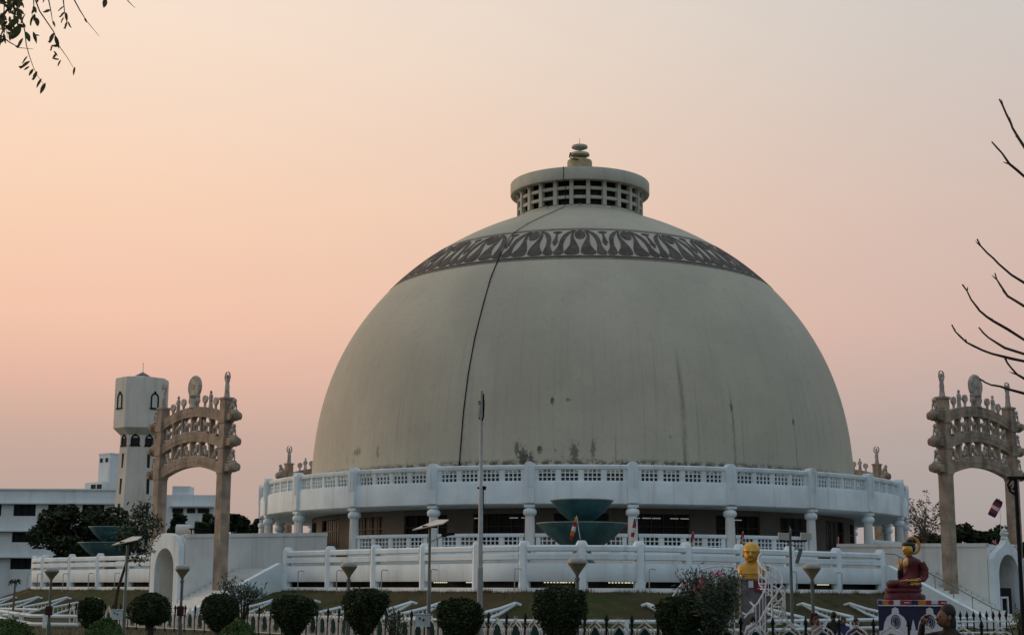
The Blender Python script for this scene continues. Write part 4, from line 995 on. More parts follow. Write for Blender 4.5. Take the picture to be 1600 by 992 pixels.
# water tower
d = 170; b = at(220.5, 640, d); z_ = lambda y: at(220, y, d).z
e = empty('water_tower', (b.x, d, 0), 'white octagonal water tower with overhanging tank at left', 'tower', rz=PI/8)
RT = px_r(42, d)
m = MB(); m.lathe([(px_r(30, d), z_(672)-.7), (RT, z_(671)), (RT, z_(596)), (RT*.985, z_(593)), (.5, z_(588))], 8, c=(0, 0)); m.build('tank', TOWERM, e, smooth=20, rz=0)
m = MB(); m.lathe([(px_r(37, d), -1), (px_r(34, d), z_(800)), (px_r(30, d), z_(690)), (px_r(30, d), z_(673))], 8); m.build('shaft', TOWERM, e, smooth=20)
m = MB(); m.lathe([(px_r(12, d), z_(587)-.3), (px_r(11.5, d), z_(587)), (0, z_(581))], 8); m.build('roof_hatch', POLEM, e, smooth=20)
m = MB(); m.tube([(0, 0, z_(582)), (0, 0, z_(567))], .035, 5); m.build('antenna', GALV, e)
def oct_face(k): return R_(22.5)+k*PI/4          # face normal angle in the local frame
def arch_frame(wd, h, th=.12):
    m = MB(); P = [(-wd/2, 0, 0), (-wd/2, 0, h*.7)]+[(-wd/2*cos(PI*i/8), 0, h*.7+wd*.5*sin(PI*i/8)) for i in range(1, 8)]+[(wd/2, 0, h*.7), (wd/2, 0, 0), (-wd/2, 0, 0)]
    for a, c in zip(P, P[1:]): m.bar(a, c, .14, th, (0, 1, 0))
    m.box((0, 0, -.03), (wd+.35, .2, .14)); m.box((0, 0, h*.7+wd*.62), (.22, .2, .25)); return m
af = arch_frame(.85, 1.75).mesh('window_frame', BLACK, 0); af2 = arch_frame(.85, 1.0).mesh('window_frame', BLACK, 0)
op = MB(); op.box((0, .02, .42), (.75, .06, .85)); opm = op.mesh('window', DARK, 0); sl_ = MB(); sl_.box((0, 0, 0), (.34, .1, 1.7)); slm = sl_.mesh('slit_window', DARK, 0)
for k in range(-2, 3):
    a = oct_face(k); r = RT*cos(PI/8)+.02; r2 = px_r(30, d)*cos(PI/8)+.02
    if k % 2 == 0: put('window_frame', af, e, (r*sin(a), -r*cos(a), z_(641)), a)
    w = put('window', opm, e, (r2*sin(a), -r2*cos(a), z_(698)), a); put('window_frame', af2, w)
    if k % 2 == 0:
        for y, s in ((722, 1.0), (761, 1.05), (800, 1.11), (840, 1.16)): rr = r2*s+.03; put('slit_window', slm, e, (rr*sin(a), -rr*cos(a), z_(y)), a)
# white water tank on the passage roof
e = empty('water_tank', (at(283, 830, 91).x, 91, 4.78), 'white horizontal cylinder water tank on the left passage roof', 'tank')
e.scale = (.66, .66, .8)
m = MB(); m.tube([(-.45, 0, .45), (-.42, 0, .45), (.85, 0, .45), (.95, 0, .45)], [.38, .46, .46, .36], 18); m.build('body', WHITE2, e)
m = MB(); m.tube([(.35, 0, .45), (.4, 0, .45)], .475, 18); m.build('band', WHITE3, e)
m = MB(); m.box((-.43, -.3, .45), (.08, .3, .16)); m.build('plate', DARK, e)
for x in (-.2, .6): m = MB(); m.box((x, 0, .02), (.14, .7, .12)); m.build('cradle', WHITE2, e)
e = empty('metal_stand', (at(311, 833, 90).x, 90, 4.75), 'low dark metal stand beside the white water tank', 'stand')
for x in (-.45, .45): m = MB(); m.box((x, 0, .2), (.06, .06, .5)); m.build('leg', BLACK, e)
m = MB(); m.box((0, 0, .45), (1.1, .5, .07)); m.bar((-.4, 0, .1), (0, 0, .4), .04, .04); m.bar((.4, 0, .1), (0, 0, .4), .04, .04); m.build('top', BLACK, e)

# ------------------------------------------------------------------ iron fence with arches
FP = [at(x, 950, d_) for x, d_ in ((108, 74), (200, 68.5), (300, 64), (480, 57), (700, 48.5), (940, 43), (1160, 40), (1400, 38), (1640, 36.2))]
FP = [Vector((p.x, p.y, 0)) for p in FP]
fe = empty('iron_fence', FP[0], 'black-posted iron fence with white arches and dark green oval plates across the front', 'fence'); BAY = .87
pk = MB(); pk.box((0, 0, .46), (.055, .055, 1.0)); pk.frustum((0, 0, .96), (.09, .09), (.0, .0), .14); pk.box((0, 0, .93), (.1, .1, .04)); pkm = pk.mesh('fence_post', BLACK, 0)
def ogee(w, zs, zt): return [(-w, 0, .1), (-w, 0, zs), (-w*.92, 0, zs+(zt-zs)*.35), (-w*.65, 0, zs+(zt-zs)*.68), (-w*.25, 0, zs+(zt-zs)*.86), (0, 0, zt), (w*.25, 0, zs+(zt-zs)*.86), (w*.65, 0, zs+(zt-zs)*.68), (w*.92, 0, zs+(zt-zs)*.35), (w, 0, zs), (w, 0, .1)]
ap = MB(); ap.tube(ogee(.34, .45, .90), .024, 5); ap.tube(ogee(.25, .42, .78), .021, 5)
for sx in (-.4, .4): ap.tube([(sx, 0, .08), (sx, 0, .6)], .012, 4)
for sx in (-.05, .05): ap.tube([(sx*.3, 0, .84), (sx, 0, .9), (sx*1.2, 0, .99)], .011, 4)
ap.box((0, 0, .11), (.86, .03, .035)); ap.tube([(-.42, 0, .74), (-.36, 0, .68), (-.33, 0, .6)], .011, 4); ap.tube([(.42, 0, .74), (.36, 0, .68), (.33, 0, .6)], .011, 4)
for sx in (-.12, 0, .12): ap.tube([(sx, 0, .11), (sx, 0, .24)], .011, 4)
apm = ap.mesh('arch_panel', FENCEW, 40)
ov = MB(); ov.prism([(.155*cos(2*PI*k/14), -.012, .45+.26*sin(2*PI*k/14)*(1.05 if k < 7 else 1)) for k in range(14)], (0, .024, 0)); ovm = ov.mesh('oval_plate', GREENOV, 0)
acc = 0
for a, b in zip(FP, FP[1:]):
    L = (b-a).length; ang = math.atan2(b.y-a.y, b.x-a.x)
    while acc < L:
        p = a+(b-a)*(acc/L)-FP[0]; put('fence_post', pkm, fe, p, ang)
        c = p+(b-a).normalized()*BAY/2; k = put('arch_panel', apm, fe, c, ang); put('oval_plate', ovm, k); acc += BAY
    acc -= L
# spiked railing before the right passage
sf = [at(1490, 960, 56), at(1572, 960, 57.5)]
e = empty('spiked_railing', (sf[0].x, sf[0].y, 0), 'short black spiked railing before the right arched passage', 'railing'); nn = 9
for k in range(nn):
    p = sf[0].lerp(sf[1], k/(nn-1))-sf[0]
    m = MB(); m.tube([(p.x, p.y, 0), (p.x, p.y, .95)], .03, 5); m.tube([(p.x, p.y, .8), (p.x, p.y, .9), (p.x, p.y, 1.1)], [.02, .07, .0], 5); m.build('picket', BLACK, e)
for z in (.3, .7): m = MB(); m.tube([(0, 0, z), tuple((sf[1]-sf[0]).xy)+(z,)], .035, 6); m.build('rail', WHITE, e)

# ------------------------------------------------------------------ lamps and poles
lh = MB(); lh.lathe([(.06, 2.18), (.07, 2.22), (.27, 2.50), (.265, 2.52)], 20); lhm = lh.mesh('lamp_shade', SHADE, 40)
lc = MB(); lc.lathe([(.255, 2.50), (.27, 2.53), (.24, 2.62), (.15, 2.66), (0, 2.675)], 20); lcm = lc.mesh('lamp_cap', CAPM, 50)
lpole = MB(); lpole.lathe([(.075, -.1), (.075, .5), (.055, .52), (.05, 2.0), (.07, 2.02), (.07, 2.1), (.04, 2.12), (.05, 2.2)], 12); lpm = lpole.mesh('pole', POLEM, 30)
rb = MB(); rb.box((0, -.06, .95), (.22, .2, .32)); rb.frustum((0, -.06, 1.11), (.24, .22), (.16, .14), .05); rbm = rb.mesh('junction_box', REDBOX, 0)
for x, y, d, lab in ((78, 886, 58, 'funnel-topped lamp post at far left before the left fountain terrace'), (283, 882, 56.5, 'funnel-topped lamp post in front of the left white passage'), (544, 877, 49.5, 'funnel-topped lamp post left of the solar lamp, beside a clipped shrub'), (902, 870, 43, 'funnel-topped lamp post in the middle, beside the tallest shrub'), (1270, 879, 46, 'funnel-topped lamp post between golden bust and seated statue')):
    p = at(x, 940, d); e = empty('lamp_post', (p.x, d, 0), lab, 'lamp post', 'funnel-topped lamp posts along the fence'); k = at(x, y, d).z/2.675
    for me in (lpm, lhm, lcm, rbm):
        o = put(me.name, me, e); o.scale = (1, 1, k)
d = 43; p = at(750, 940, d); e = empty('steel_flagpole', (p.x, d, 0), 'tall bare steel pole with pulley fittings standing before the dome', 'pole'); zt = at(752, 610, d).z
m = MB(); m.lathe([(.085, -.1), (.078, 2.3), (.083, 2.31), (.083, 2.36), (.07, 2.37), (.062, 4.6), (.048, 4.62), (.044, zt-.15), (.05, zt-.14), (.05, zt), (0, zt+.02)], 14); m.build('shaft', GALV, e)
m = MB(); m.tube([(.05, -.02, zt-.1), (.06, -.03, zt-.4), (.055, -.03, zt-.75), (.02, -.05, zt-.86)], .022, 5); m.box((.06, 0, zt-.42), (.05, .06, .3)); m.box((-.05, 0, zt-.78), (.05, .06, .08)); m.tube([(-.06, -.02, zt-.3), (-.085, -.02, zt-.35), (-.06, -.02, zt-.42), (-.03, -.02, zt-.36), (-.06, -.02, zt-.3)], .014, 5); m.build('pulley', BLACK, e)
m = MB(); m.tube([(-.04, -.02, zt-.42), (-.075, -.02, zt-.6), (-.07, -.02, zt-.74), (-.04, -.02, zt-.78)], [.02, .035, .04, .02], 6); m.build('bracket', GALV, e)
zc = at(750, 762, d).z; m = MB(); m.box((0, 0, zc), (.2, .08, .05)); m.box((.1, 0, zc), (.09, .09, .1)); m.tube([(.075, -.02, zc-.6), (.075, -.02, zc)], .012, 4); m.build('clamp', BLACK, e)
def solar(x, d, ytop, xl, xr, yl, yr, boxx, boxy, label):
    p = at(x, 940, d); e = empty('solar_lamp', (p.x, d, 0), label, 'solar lamp', 'solar-panel lamp poles'); zt = at(x, ytop, d).z
    m = MB(); m.lathe([(.06, -.1), (.055, zt*.5), (.04, zt*.5+.02), (.038, zt)], 10); m.build('pole', POLEM, e)
    a, b = at(xl, yl, d)-Vector((p.x, d, 0)), at(xr, yr, d)-Vector((p.x, d, 0)); mid = (a+b)/2
    m = MB(); dv = (b-a)*.5; U = Vector((0, .38, .10)); k_ = (xr-xl)/56; P = [at(xl+sx*k_, yl+(yr-yl)*sy, d+dd)-Vector((p.x, d, 0)) for sx, sy, dd in ((0, 0, -.1), (48, .62, -.32), (57, 1.0, .2), (39, 1.0, .4))]
    m.prism(P, (0, -.01, .03)); m.build('solar_panel', PANELW, e, smooth=0)
    m = MB(); m.box((mid.x, 0, mid.z-.03), (.4, .3, .05)); m.build('panel_mount', BLACK, e, smooth=0)
    za = zt-.42; m = MB(); m.tube([(0, 0, za), (.25, 0, za+.13), (.36, 0, za+.18)], .018, 6); m.build('arm', GALV, e)
    m = MB(); m.box((.5, 0, za+.22), (.36, .12, .07), 0, Matrix.Rotation(R_(-8), 3, 'Y')); m.box((.4, 0, za+.21), (.12, .14, .12)); m.build('lamp_head', BLACK, e, smooth=0)
    bp = at(boxx, boxy, d)-Vector((p.x, d, 0)); m = MB(); m.box((bp.x, -.02, bp.z), (.40, .26, .32)); m.box((bp.x, -.02, bp.z+.17), (.44, .3, .03)); m.box((bp.x-.08, -.155, bp.z+.06), (.05, .01, .07)); b2 = m.build('battery_box', SIGNB, e, smooth=0)
    m = MB(); m.box((bp.x-.08, -.156, bp.z+.06), (.04, .02, .06)); m.box((bp.x+.02, -.156, bp.z+.02), (.05, .02, .05)); m.build('latch', BLACK, b2, smooth=0)
solar(670, 42, 823, 644, 700, 829, 813, 661, 969, 'solar lamp pole with tilted pale panel before the second column bay')
solar(195, 53.5, 851, 174, 221, 852.5, 839, 184, 960, 'solar lamp pole with pale panel next to the young tree at left')
d = 63; p = at(1237, 930, d); e = empty('floodlight_mast', (p.x, d, 0), 'dark mast with two grey floodlights right of the golden bust', 'floodlight'); zt = at(1237, 822, d).z; zb = at(1237, 843, d).z
m = MB(); m.lathe([(.07, -.1), (.055, zb+.3), (.03, zb+.31), (.02, zt)], 10); m.build('pole', POLEM, e)
m = MB(); m.box((.12, 0, zb-.04), (1.12, .06, .07)); m.build('crossbar', BLACK, e, smooth=0)
for x in (1224, 1259):
    q = at(x, 838, d); m = MB(); m.prism([(q.x-p.x-.22, -.2, q.z-.13), (q.x-p.x+.2, -.2, q.z-.16), (q.x-p.x+.22, -.15, q.z+.13), (q.x-p.x-.2, -.15, q.z+.15)], (0, .26, .02)); m.build('floodlight', CAPM, e, smooth=0)
q = at(1247, 868, d); m = MB(); m.tube([(.03, 0, at(1240, 850, d).z), (q.x-p.x, -.05, q.z+.3)], .02, 5); m.box((q.x-p.x+.02, -.08, q.z), (.14, .1, .62), 0, Matrix.Rotation(R_(18), 3, 'Y')); m.build('hanging_fixture', POLEM, e, smooth=0)
d = 31; p = at(1597, 940, d); e = empty('black_lamp_column', (p.x, d, 0), 'slim black lamp column with scroll head at the right picture edge', 'lamp post'); zt = at(1597, 748, d).z
m = MB(); m.lathe([(.06, -.1), (.06, .6), (.045, .7), (.038, zt)], 10); m.build('pole', BLACK, e)
m = MB(); m.tube([(-.02, 0, zt-.32), (-.12, 0, zt-.25), (-.16, 0, zt-.12), (-.1, 0, zt-.02), (0, 0, zt)], .025, 6); m.tube([(-.08, 0, zt-.12), (-.12, 0, zt-.18), (-.06, 0, zt-.22), (0, 0, zt-.1)], .02, 5); m.box((.05, 0, zt+.02), (.42, .08, .06)); m.build('scroll_head', BLACK, e)

# flags
def flag(x0, y0, x1, y1, xp, d, base, label, wid=.3, seed=1, cols=(BLUE, YELLOW, RED, WCLOTH, ORANGE)):
    """striped cloth hanging from x0,y0 to x1,y1; pole foot at xp, base (z)"""
    a, b = at(x0, y0, d), at(x1, y1, d); pf = at(xp, 900, d)
    e = empty('striped_flag', (pf.x, d, base), label, 'flag', 'small striped flags on thin poles'); O = Vector((pf.x, d, base))
    m = MB(); m.tube([(0, 0, 0), ((a-O).x*.6, 0, (a-O).z*.6), tuple(a-O+Vector((0, 0, .08)))], .014, 5); m.build('pole', STEELW, e)
    dv = b-a; n = 15; pr = Vector((dv.z, 0, -dv.x)).normalized(); rn = random.Random(seed); m = MB(); W_ = wid
    for i in range(n+1):
        f = i/n
        for j in range(4):
            g_ = j/3; w = W_*(.8+.2*sin(PI*f)); off = .06*sin(f*9+g_*3+seed)
            pnt = a-O+dv*f+pr*w*(g_-.5)+Vector((0, off, 0)); m.v.append(tuple(pnt))
    for i in range(n):
        m.cur = min(4, i*5//n)
        for j in range(3): m.face([i*4+j, i*4+j+1, i*4+j+5, i*4+j+4])
    o = m.build('cloth', list(cols), e, smooth=80); s = o.modifiers.new('thick', 'SOLIDIFY'); s.thickness = .01
fl = [(901, 808, 892, 844, 907, 67.2, 'small striped flag on the middle wall post before the teal fountain', (YELLOW, RED, WCLOTH, ORANGE, RED)), (993, 810, 987, 846, 995, 70.5, 'red and white striped flag in front of a column right of the fountain', (BLUE, RED, WCLOTH, RED, WCLOTH)), (1083, 833, 1080, 856, 1083, 71.5, 'narrow drooping flag right of the red and white flag', (RED, RED, NAVY, YELLOW, NAVY)), (1161, 832, 1157, 856, 1160, 75, 'drooping flag just above left of the golden bust', (RED, NAVY, ORANGE, RED, ORANGE)), (1236, 828, 1233, 855, 1237, 78, 'dark drooping flag behind the floodlight mast', (NAVY, RED, NAVY, NAVY, RED)), (1310, 840, 1308, 863, 1309, 82, 'red drooping flag left of the last colonnade column', (RED, RED, WCLOTH, RED, NAVY))]
for i, (a, b, c, dd, xp, d, l, cs) in enumerate(fl): flag(a, b, c, dd, xp, d, 2.9 if i else 3.95, l, .17 if i < 2 else .14, i, cs)
flag(1562, 781, 1549, 806, 1566, 84, .1, 'striped flag flying between the posts of the right gate', .5, 9, (NAVY, RED, WCLOTH, RED, NAVY))
flag(1556, 845, 1552, 850, 1557, 82.5, 4.2, 'little red and white flag at the left shoulder of the pointed gable', .3, 4, (RED, RED, WCLOTH, RED, RED))

# ------------------------------------------------------------------ golden bust, spiral stair
d = 52; K = d/2420; b = at(1176, 904, d)
e = empty('bust_plinth', (b.x, d, 0), 'dark plinth with red and white plaques under the golden bust', 'plinth'); zb = b.z
m = MB(); m.box((0, .1, zb/2-.02), (.86, .6, zb-.04)); m.box((0, .1, zb-.03), (1.0, .7, .06)); m.box((0, .1, .12), (1.1, .8, .3)); m.build('shaft', mat('grey_plinth_stone', (.13, .13, .135), .85, .3, 3, .5), e, smooth=0)
m = MB(); m.box((.24, -.23, zb-.24), (.42, .05, .36)); pl = m.build('red_plaque', mat('dull_red_paint', (.16, .018, .02), .6), e, smooth=0)
m = MB()
for i, w in enumerate((.2, .22, .3)): m.box((.27, -.262, zb-.17-.075*i), (w, .015, .025))
m.build('plaque_line', WCLOTH, pl, smooth=0)
m = MB(); m.box((-.1, -.23, zb-.17), (.16, .04, .24)); m.build('white_plaque', WCLOTH, e, smooth=0)
e = empty('golden_bust', (b.x-.02, d, zb), 'golden head-and-shoulders bust of a bald man on the dark plinth', 'statue', rz=R_(-14))
m = MB(); m.loft([(0, 0, .05, .40, .26, .45), (.15, 0, .05, .40, .26, .45), (.165, 0, .05, .47, .3, .5), (.38, 0, .05, .475, .29, .6), (.45, 0, .04, .43, .26, .7), (.50, 0, .03, .30, .22, .85), (.54, 0, .02, .22, .2), (.58, 0, -.02, .195, .22), (.605, 0, -.09, .16, .25), (.64, 0, -.10, .205, .275), (.70, 0, -.09, .235, .30), (.80, 0, -.06, .262, .325), (.88, 0, -.05, .272, .335), (.92, 0, -.05, .28, .35), (.96, 0, -.045, .283, .345), (1.05, 0, -.03, .275, .325), (1.13, 0, -.01, .235, .275), (1.19, 0, .01, .16, .19), (1.225, 0, .02, .07, .08), (1.235, 0, .02, .01, .01)], 28)
m.build('body', GOLD, e, smooth=55)
m = MB(); m.prism([(-.03, -.37, .9), (.03, -.37, .9), (.055, -.40, .765), (-.055, -.40, .765)], (0, -.07, -.005)); m.ell((0, -.44, .775), (.06, .05, .035)); m.build('nose', GOLD, e)
m = MB(); m.ell((0, -.385, .915), (.24, .045, .028), 14, 6); m.build('brow', GOLD, e)
for sg in (-1, 1):
    m = MB(); m.ell((sg*.275, -.02, .82), (.035, .075, .12)); m.build('ear', GOLD, e)
    m = MB(); m.ell((sg*.11, -.36, .865), (.05, .025, .022)); m.build('eye', GOLD, e)
    m = MB(); m.tube([(sg*.055, -.40, .77), (sg*.1, -.37, .71), (sg*.11, -.34, .66)], .014, 5); m.build('cheek_fold', GOLD, e)
m = MB(); m.ell((0, -.385, .70), (.085, .03, .014)); m.ell((0, -.385, .675), (.07, .03, .016)); m.build('lips', GOLD, e)
m = MB(); m.ell((0, -.345, .625), (.08, .05, .04)); m.build('chin', GOLD, e)
m = MB(); m.ell((.42, -.12, .40), (.12, .1, .08)); 
rnd = random.Random(2)
for k in range(16): m.ell((.40+rnd.uniform(-.1, .16), -.15+rnd.uniform(-.1, .1), .38+rnd.uniform(-.1, .1)), .045, 6, 4)
m.build('garland', mat('faded_garland', (.42, .42, .25), .9, .2, 9), e)

d = 50.5; K = d/2420; c = at(1207, 960, d)
e = empty('spiral_stair', (c.x, d, 0), 'white steel spiral stair with curling handrails beside the golden bust', 'stair'); RR = .42; HT = at(1207, 903, d).z
m = MB(); m.tube([(0, 0, -.1), (0, 0, HT+.35)], .035, 8); m.build('centre_pole', STEELW, e)
NS = 12; A_ = R_(150)
for k in range(NS):
    a = A_-k*R_(33); z = .12+k*(HT-.12)/(NS-1)
    m = MB(); P = [(.05*cos(a-.1), .05*sin(a-.1), z), (RR*cos(a-.28), RR*sin(a-.28), z), (RR*cos(a+.28), RR*sin(a+.28), z), (.05*cos(a+.1), .05*sin(a+.1), z)]
    m.prism(P, (0, 0, .04)); m.build('tread', STEELW, e, smooth=0)
    m = MB(); m.tube([(RR*cos(a), RR*sin(a), z), (RR*cos(a), RR*sin(a), z+.72)], .014, 5); m.build('baluster', STEELW, e)
for off in (.72, .42, .05):
    m = MB(); m.tube([(RR*cos(A_-t*R_(33)), RR*sin(A_-t*R_(33)), .12+t*(HT-.12)/(NS-1)+off) for t in [i*.33 for i in range(int(NS*3))]], .026 if off > .5 else .016, 6); m.build('hand_rail', STEELW, e)
def pxline(pts, d): 
    return [at(x, y, d+dz)-Vector((c.x, d, 0)) for x, y, dz in [(p+(0,))[:3] for p in pts]]
for pts in ([(1191, 880, 0), (1196, 890, -.1), (1198, 903, -.2), (1195, 922, -.3), (1185, 940, -.4), (1172, 955, -.4), (1163, 965, -.3)],
            [(1198, 882, .2), (1208, 886, .1), (1217, 893, 0), (1222, 903, -.1), (1221, 915, -.2), (1213, 928, -.3), (1202, 943, -.4), (1193, 958, -.4), (1186, 972, -.4)],
            [(1208, 915, 0), (1218, 921, -.1), (1224, 930, -.2), (1226, 942, -.2), (1222, 955, -.2), (1214, 966, -.2)],
            [(1172, 940, 0), (1178, 946, -.1), (1177, 955, -.2), (1166, 960, -.2), (1160, 957, -.1)],
            [(1224, 962, -.1), (1232, 970, -.1), (1243, 979, -.1)]):
    m = MB(); m.tube(pxline(pts, d), .03, 6); m.build('curl_rail', STEELW, e)
for x, y0, y1 in ((1203, 884, 912), (1209, 886, 912), (1214, 890, 912), (1218, 896, 912), (1192, 922, 985), (1196, 918, 985), (1187, 935, 985), (1181, 945, 985)):
    m = MB(); m.tube(pxline([(x, y0), (x, y1)], d), .016, 5); m.build('bar', STEELW, e)
RL = [(1046, 942), (1052, 930), (1060, 918), (1070, 907), (1080, 899), (1092, 892), (1104, 887), (1116, 884.5), (1130, 884), (1146, 886)]
c = at(1046, 960, d)
e = empty('curved_railing', (c.x, d, 0), 'white curved railing rising behind the oleander toward the golden bust', 'railing')
m = MB(); m.tube(pxline(RL, d), .03, 6); m.build('hand_rail', STEELW, e)
for i, (x, y) in enumerate(((1060, 918), (1068, 909.5), (1076, 902), (1085, 896), (1093, 891.6), (1101, 888), (1109, 886), (1118, 884.5), (1128, 884), (1138, 885), (1146, 886))):
    m = MB(); p0 = pxline([(x, y)], d)[0]; m.tube([p0, (p0.x, p0.y, -.05)], .014, 5); m.build('baluster', STEELW, e)

# ------------------------------------------------------------------ seated statue on its pedestal
d = 50; K = d/2420; b = at(1425, 937, d); ZP = b.z
ped = empty('statue_pedestal', (b.x, d, 0), 'navy cloth-covered pedestal with white stupa emblems and a striped cloth edge', 'pedestal', rz=R_(-14.5))
PX = lambda x: (x-1425)*K
PZ = lambda y: at(1425, y, d).z
m = MB(); m.box((0, .8, ZP/2-.06), (PX(1477)*2, 1.6, ZP-.12)); m.build('plinth', NAVY, ped, smooth=0)
m = MB(); m.box((0, .8, ZP-.06), (PX(1477)*2+.03, 1.63, .12)); m.build('top_slab', WCLOTH, ped, smooth=0)
for x0, x1, mt in ((1373, 1380, BLUE), (1380, 1389, ORANGE), (1389, 1397, RED), (1397, 1407, WCLOTH), (1407, 1424, RED), (1424, 1434, NAVY), (1434, 1446, ORANGE), (1446, 1454, RED), (1464, 1477, RED)):
    m = MB(); w = (x1-x0)*K; m.box((PX((x0+x1)/2), -.035, PZ(941)), (w-.01, .02, .145), 0, Matrix.Rotation(R_(((x0*7) % 5-2)*.8), 3, 'Y')); o = m.build('cloth_flag', mt, ped, smooth=0)
    if mt is RED and x1-x0 > 10: q = MB(); q.box((PX((x0+x1)/2)+w*.1, -.05, PZ(941)), (w*.5, .012, .028)); q.build('light_stripe', WCLOTH, o, smooth=0)
m = MB(); m.box((0, -.025, PZ(945.3)), (PX(1477)*2, .03, .045)); m.build('white_edge', WCLOTH, ped, smooth=0)
def emblem(cx):
    Q = lambda dx, y: (PX(cx)+dx*K, -.012, PZ(y))
    R1 = [(19, 1000), (19, 982), (17, 972), (13, 964), (8, 960), (5, 957.5), (6, 955), (4.5, 953), (5.5, 951), (2.5, 949.5), (0, 948)]
    P = [Q(x, y) for x, y in R1]+[Q(-x, y) for x, y in R1[-2::-1]]
    m = MB(); m.prism(P, (0, -.014, 0)); em = m.build('stupa_emblem', WCLOTH, ped, smooth=0)
    m = MB(); c = Vector(Q(0, 971)); rx, rz = 6.6*K, 10*K
    ring = [(c.x+rx*cos(2*PI*i/24), -.032, c.z+rz*sin(2*PI*i/24)) for i in range(25)]; m.tube(ring, .016, 5, False)
    for i in range(16): a = 2*PI*i/16; m.bar((c.x, -.03, c.z), (c.x+rx*.8*cos(a), -.03, c.z+rz*.8*sin(a)), .012, .012, (0, 1, 0))
    m.ell((c.x, -.03, c.z), (.03, .012, .045)); m.tube([(c.x+rx*.62*cos(2*PI*i/24), -.032, c.z+rz*.62*sin(2*PI*i/24)) for i in range(25)], .016, 5, False)
    m.build('wheel_emblem', NAVY, em)
emblem(1399); emblem(1451)
for x in (1425.5,):
    m = MB(); P = [(PX(x)+dx*K, -.012, PZ(y)) for dx, y in ((-3.5, 1000), (-3, 980), (-1.4, 972), (0, 967), (1.4, 972), (3, 980), (3.5, 1000))]; m.prism(P, (0, -.014, 0)); m.build('small_emblem', WCLOTH, ped, smooth=0)
m = MB(); P = [(PX(x), -.01, PZ(y)) for x, y in ((1373.5, 1005), (1373.5, 986), (1381, 984), (1476, 984), (1476, 1005))]; m.prism(P, (0, -.008, 0)); m.build('white_ground_band', WCLOTH, ped, smooth=0)

e = empty('seated_statue', (at(1435, 937, d).x, d+.75, ZP), 'maroon-robed seated buddha statue with golden face and crest ring, facing left', 'statue', rz=R_(14))
k = (d+.75)/d; q = lambda x: (x-1432)*K*k
z_ = lambda y: (937-y)*K*1.02
m = MB(); m.loft([(0, q(1419), 0, .66, .52), (.05, q(1419), 0, .70, .55), (.16, q(1419), 0, .68, .54), (.22, q(1418), 0, .58, .46), (.25, q(1418), 0, .56, .44)], 28); m.build('lower_throne', MAROON, e)
m = MB(); m.loft([(.24, q(1418), 0, .54, .43), (.28, q(1417), 0, .62, .48), (.36, q(1417), 0, .62, .48), (.41, q(1417), 0, .5, .4)], 28); m.build('upper_throne', MAROON, e)
m = MB()
m.loft([(.38, q(1420), 0, .52, .42), (.44, q(1419), 0, .60, .46), (.52, q(1419), 0, .58, .44), (.60, q(1422), .02, .5, .36), (.66, q(1430), .05, .36, .3), (.8, q(1435), .05, .31, .28), (.98, q(1435), .04, .29, .29), (1.12, q(1434), .03, .31, .33), (1.22, q(1434), .03, .315, .35), (1.30, q(1433), .02, .28, .31), (1.36, q(1431), 0, .19, .2), (1.41, q(1430), -.01, .11, .11), (1.46, q(1429), -.01, .09, .09)], 30)
m.tube([(q(1443), -.26, 1.2), (q(1448), -.3, .98), (q(1448), -.3, .76), (q(1443), -.36, .66), (q(1432), -.42, .62)], [.12, .12, .11, .09, .07], 10)
m.tube([(q(1427), .24, 1.18), (q(1422), .3, .95), (q(1416), .16, .76)], [.11, .10, .08], 10)
m.ell((q(1397), -.1, .52), (.2, .3, .13), 14, 8); m.build('robed_body', MAROON, e, smooth=60)
m = MB(); m.tube([(q(1417), .14, .70), (q(1414), .06, .85), (q(1412), .0, .97)], [.10, .085, .06], 10); m.build('dark_sleeve', HAIRB, e)
m = MB(); hx, hy, hz = q(1411.5), -.01, .99
m.ell((hx, hy, hz+.09), (.045, .06, .09), 10, 6)
for i in range(4): yy = hy-.05+.033*i; m.tube([(hx, yy, hz+.15), (hx-.01, yy, hz+.23+.02*(i in (1, 2))), (hx-.02, yy, hz+.29+.025*(i in (1, 2)))], [.019, .017, .011], 6)
m.tube([(hx, hy-.05, hz+.05), (hx-.03, hy-.1, hz+.11), (hx-.05, hy-.1, hz+.17)], [.022, .019, .012], 6); m.build('raised_hand', GOLD, e)
m = MB(); m.ell((q(1428), -.43, .62), (.13, .09, .04), 10, 6)
for i in range(4): m.tube([(q(1424), -.49+.04*i, .625), (q(1417), -.5+.04*i, .62), (q(1413), -.49+.04*i, .6)], [.022, .02, .012], 6)
m.tube([(q(1428), -.36, .64), (q(1423), -.33, .67)], [.024, .014], 6); m.build('lap_hand', GOLD, e)
m = MB()
for pts in ([(1400, .60), (1412, .64), (1424, .62)], [(1418, .56), (1424, .53), (1431, .55)], [(1421, .52), (1428, .50), (1434, .53)], [(1425, .66), (1432, .68), (1436, .64)], [(1416, .51), (1420, .485), (1424, .49)]):
    m.tube([(q(x), -.475+.0*z, z) for x, z in pts], [.012, .03, .012], 6)
m.build('gold_trim', GOLD, e)
m = MB(); m.ell((q(1424), -.05, 1.22), (.13, .15, .17), 12, 8, Matrix.Rotation(R_(20), 3, 'Y')); m.build('bare_chest', GOLDL, e)
m = MB(); hxc = q(1428); m.loft([(1.40, hxc+.03, -.02, .09, .09), (1.44, hxc-.02, -.03, .10, .10), (1.49, hxc-.03, -.03, .145, .135), (1.57, hxc-.02, -.03, .172, .155), (1.66, hxc-.01, -.02, .182, .165), (1.74, hxc, -.01, .18, .165), (1.82, hxc+.02, 0, .14, .13), (1.87, hxc+.03, 0, .05, .05)], 20); m.build('head', GOLD, e, smooth=60)
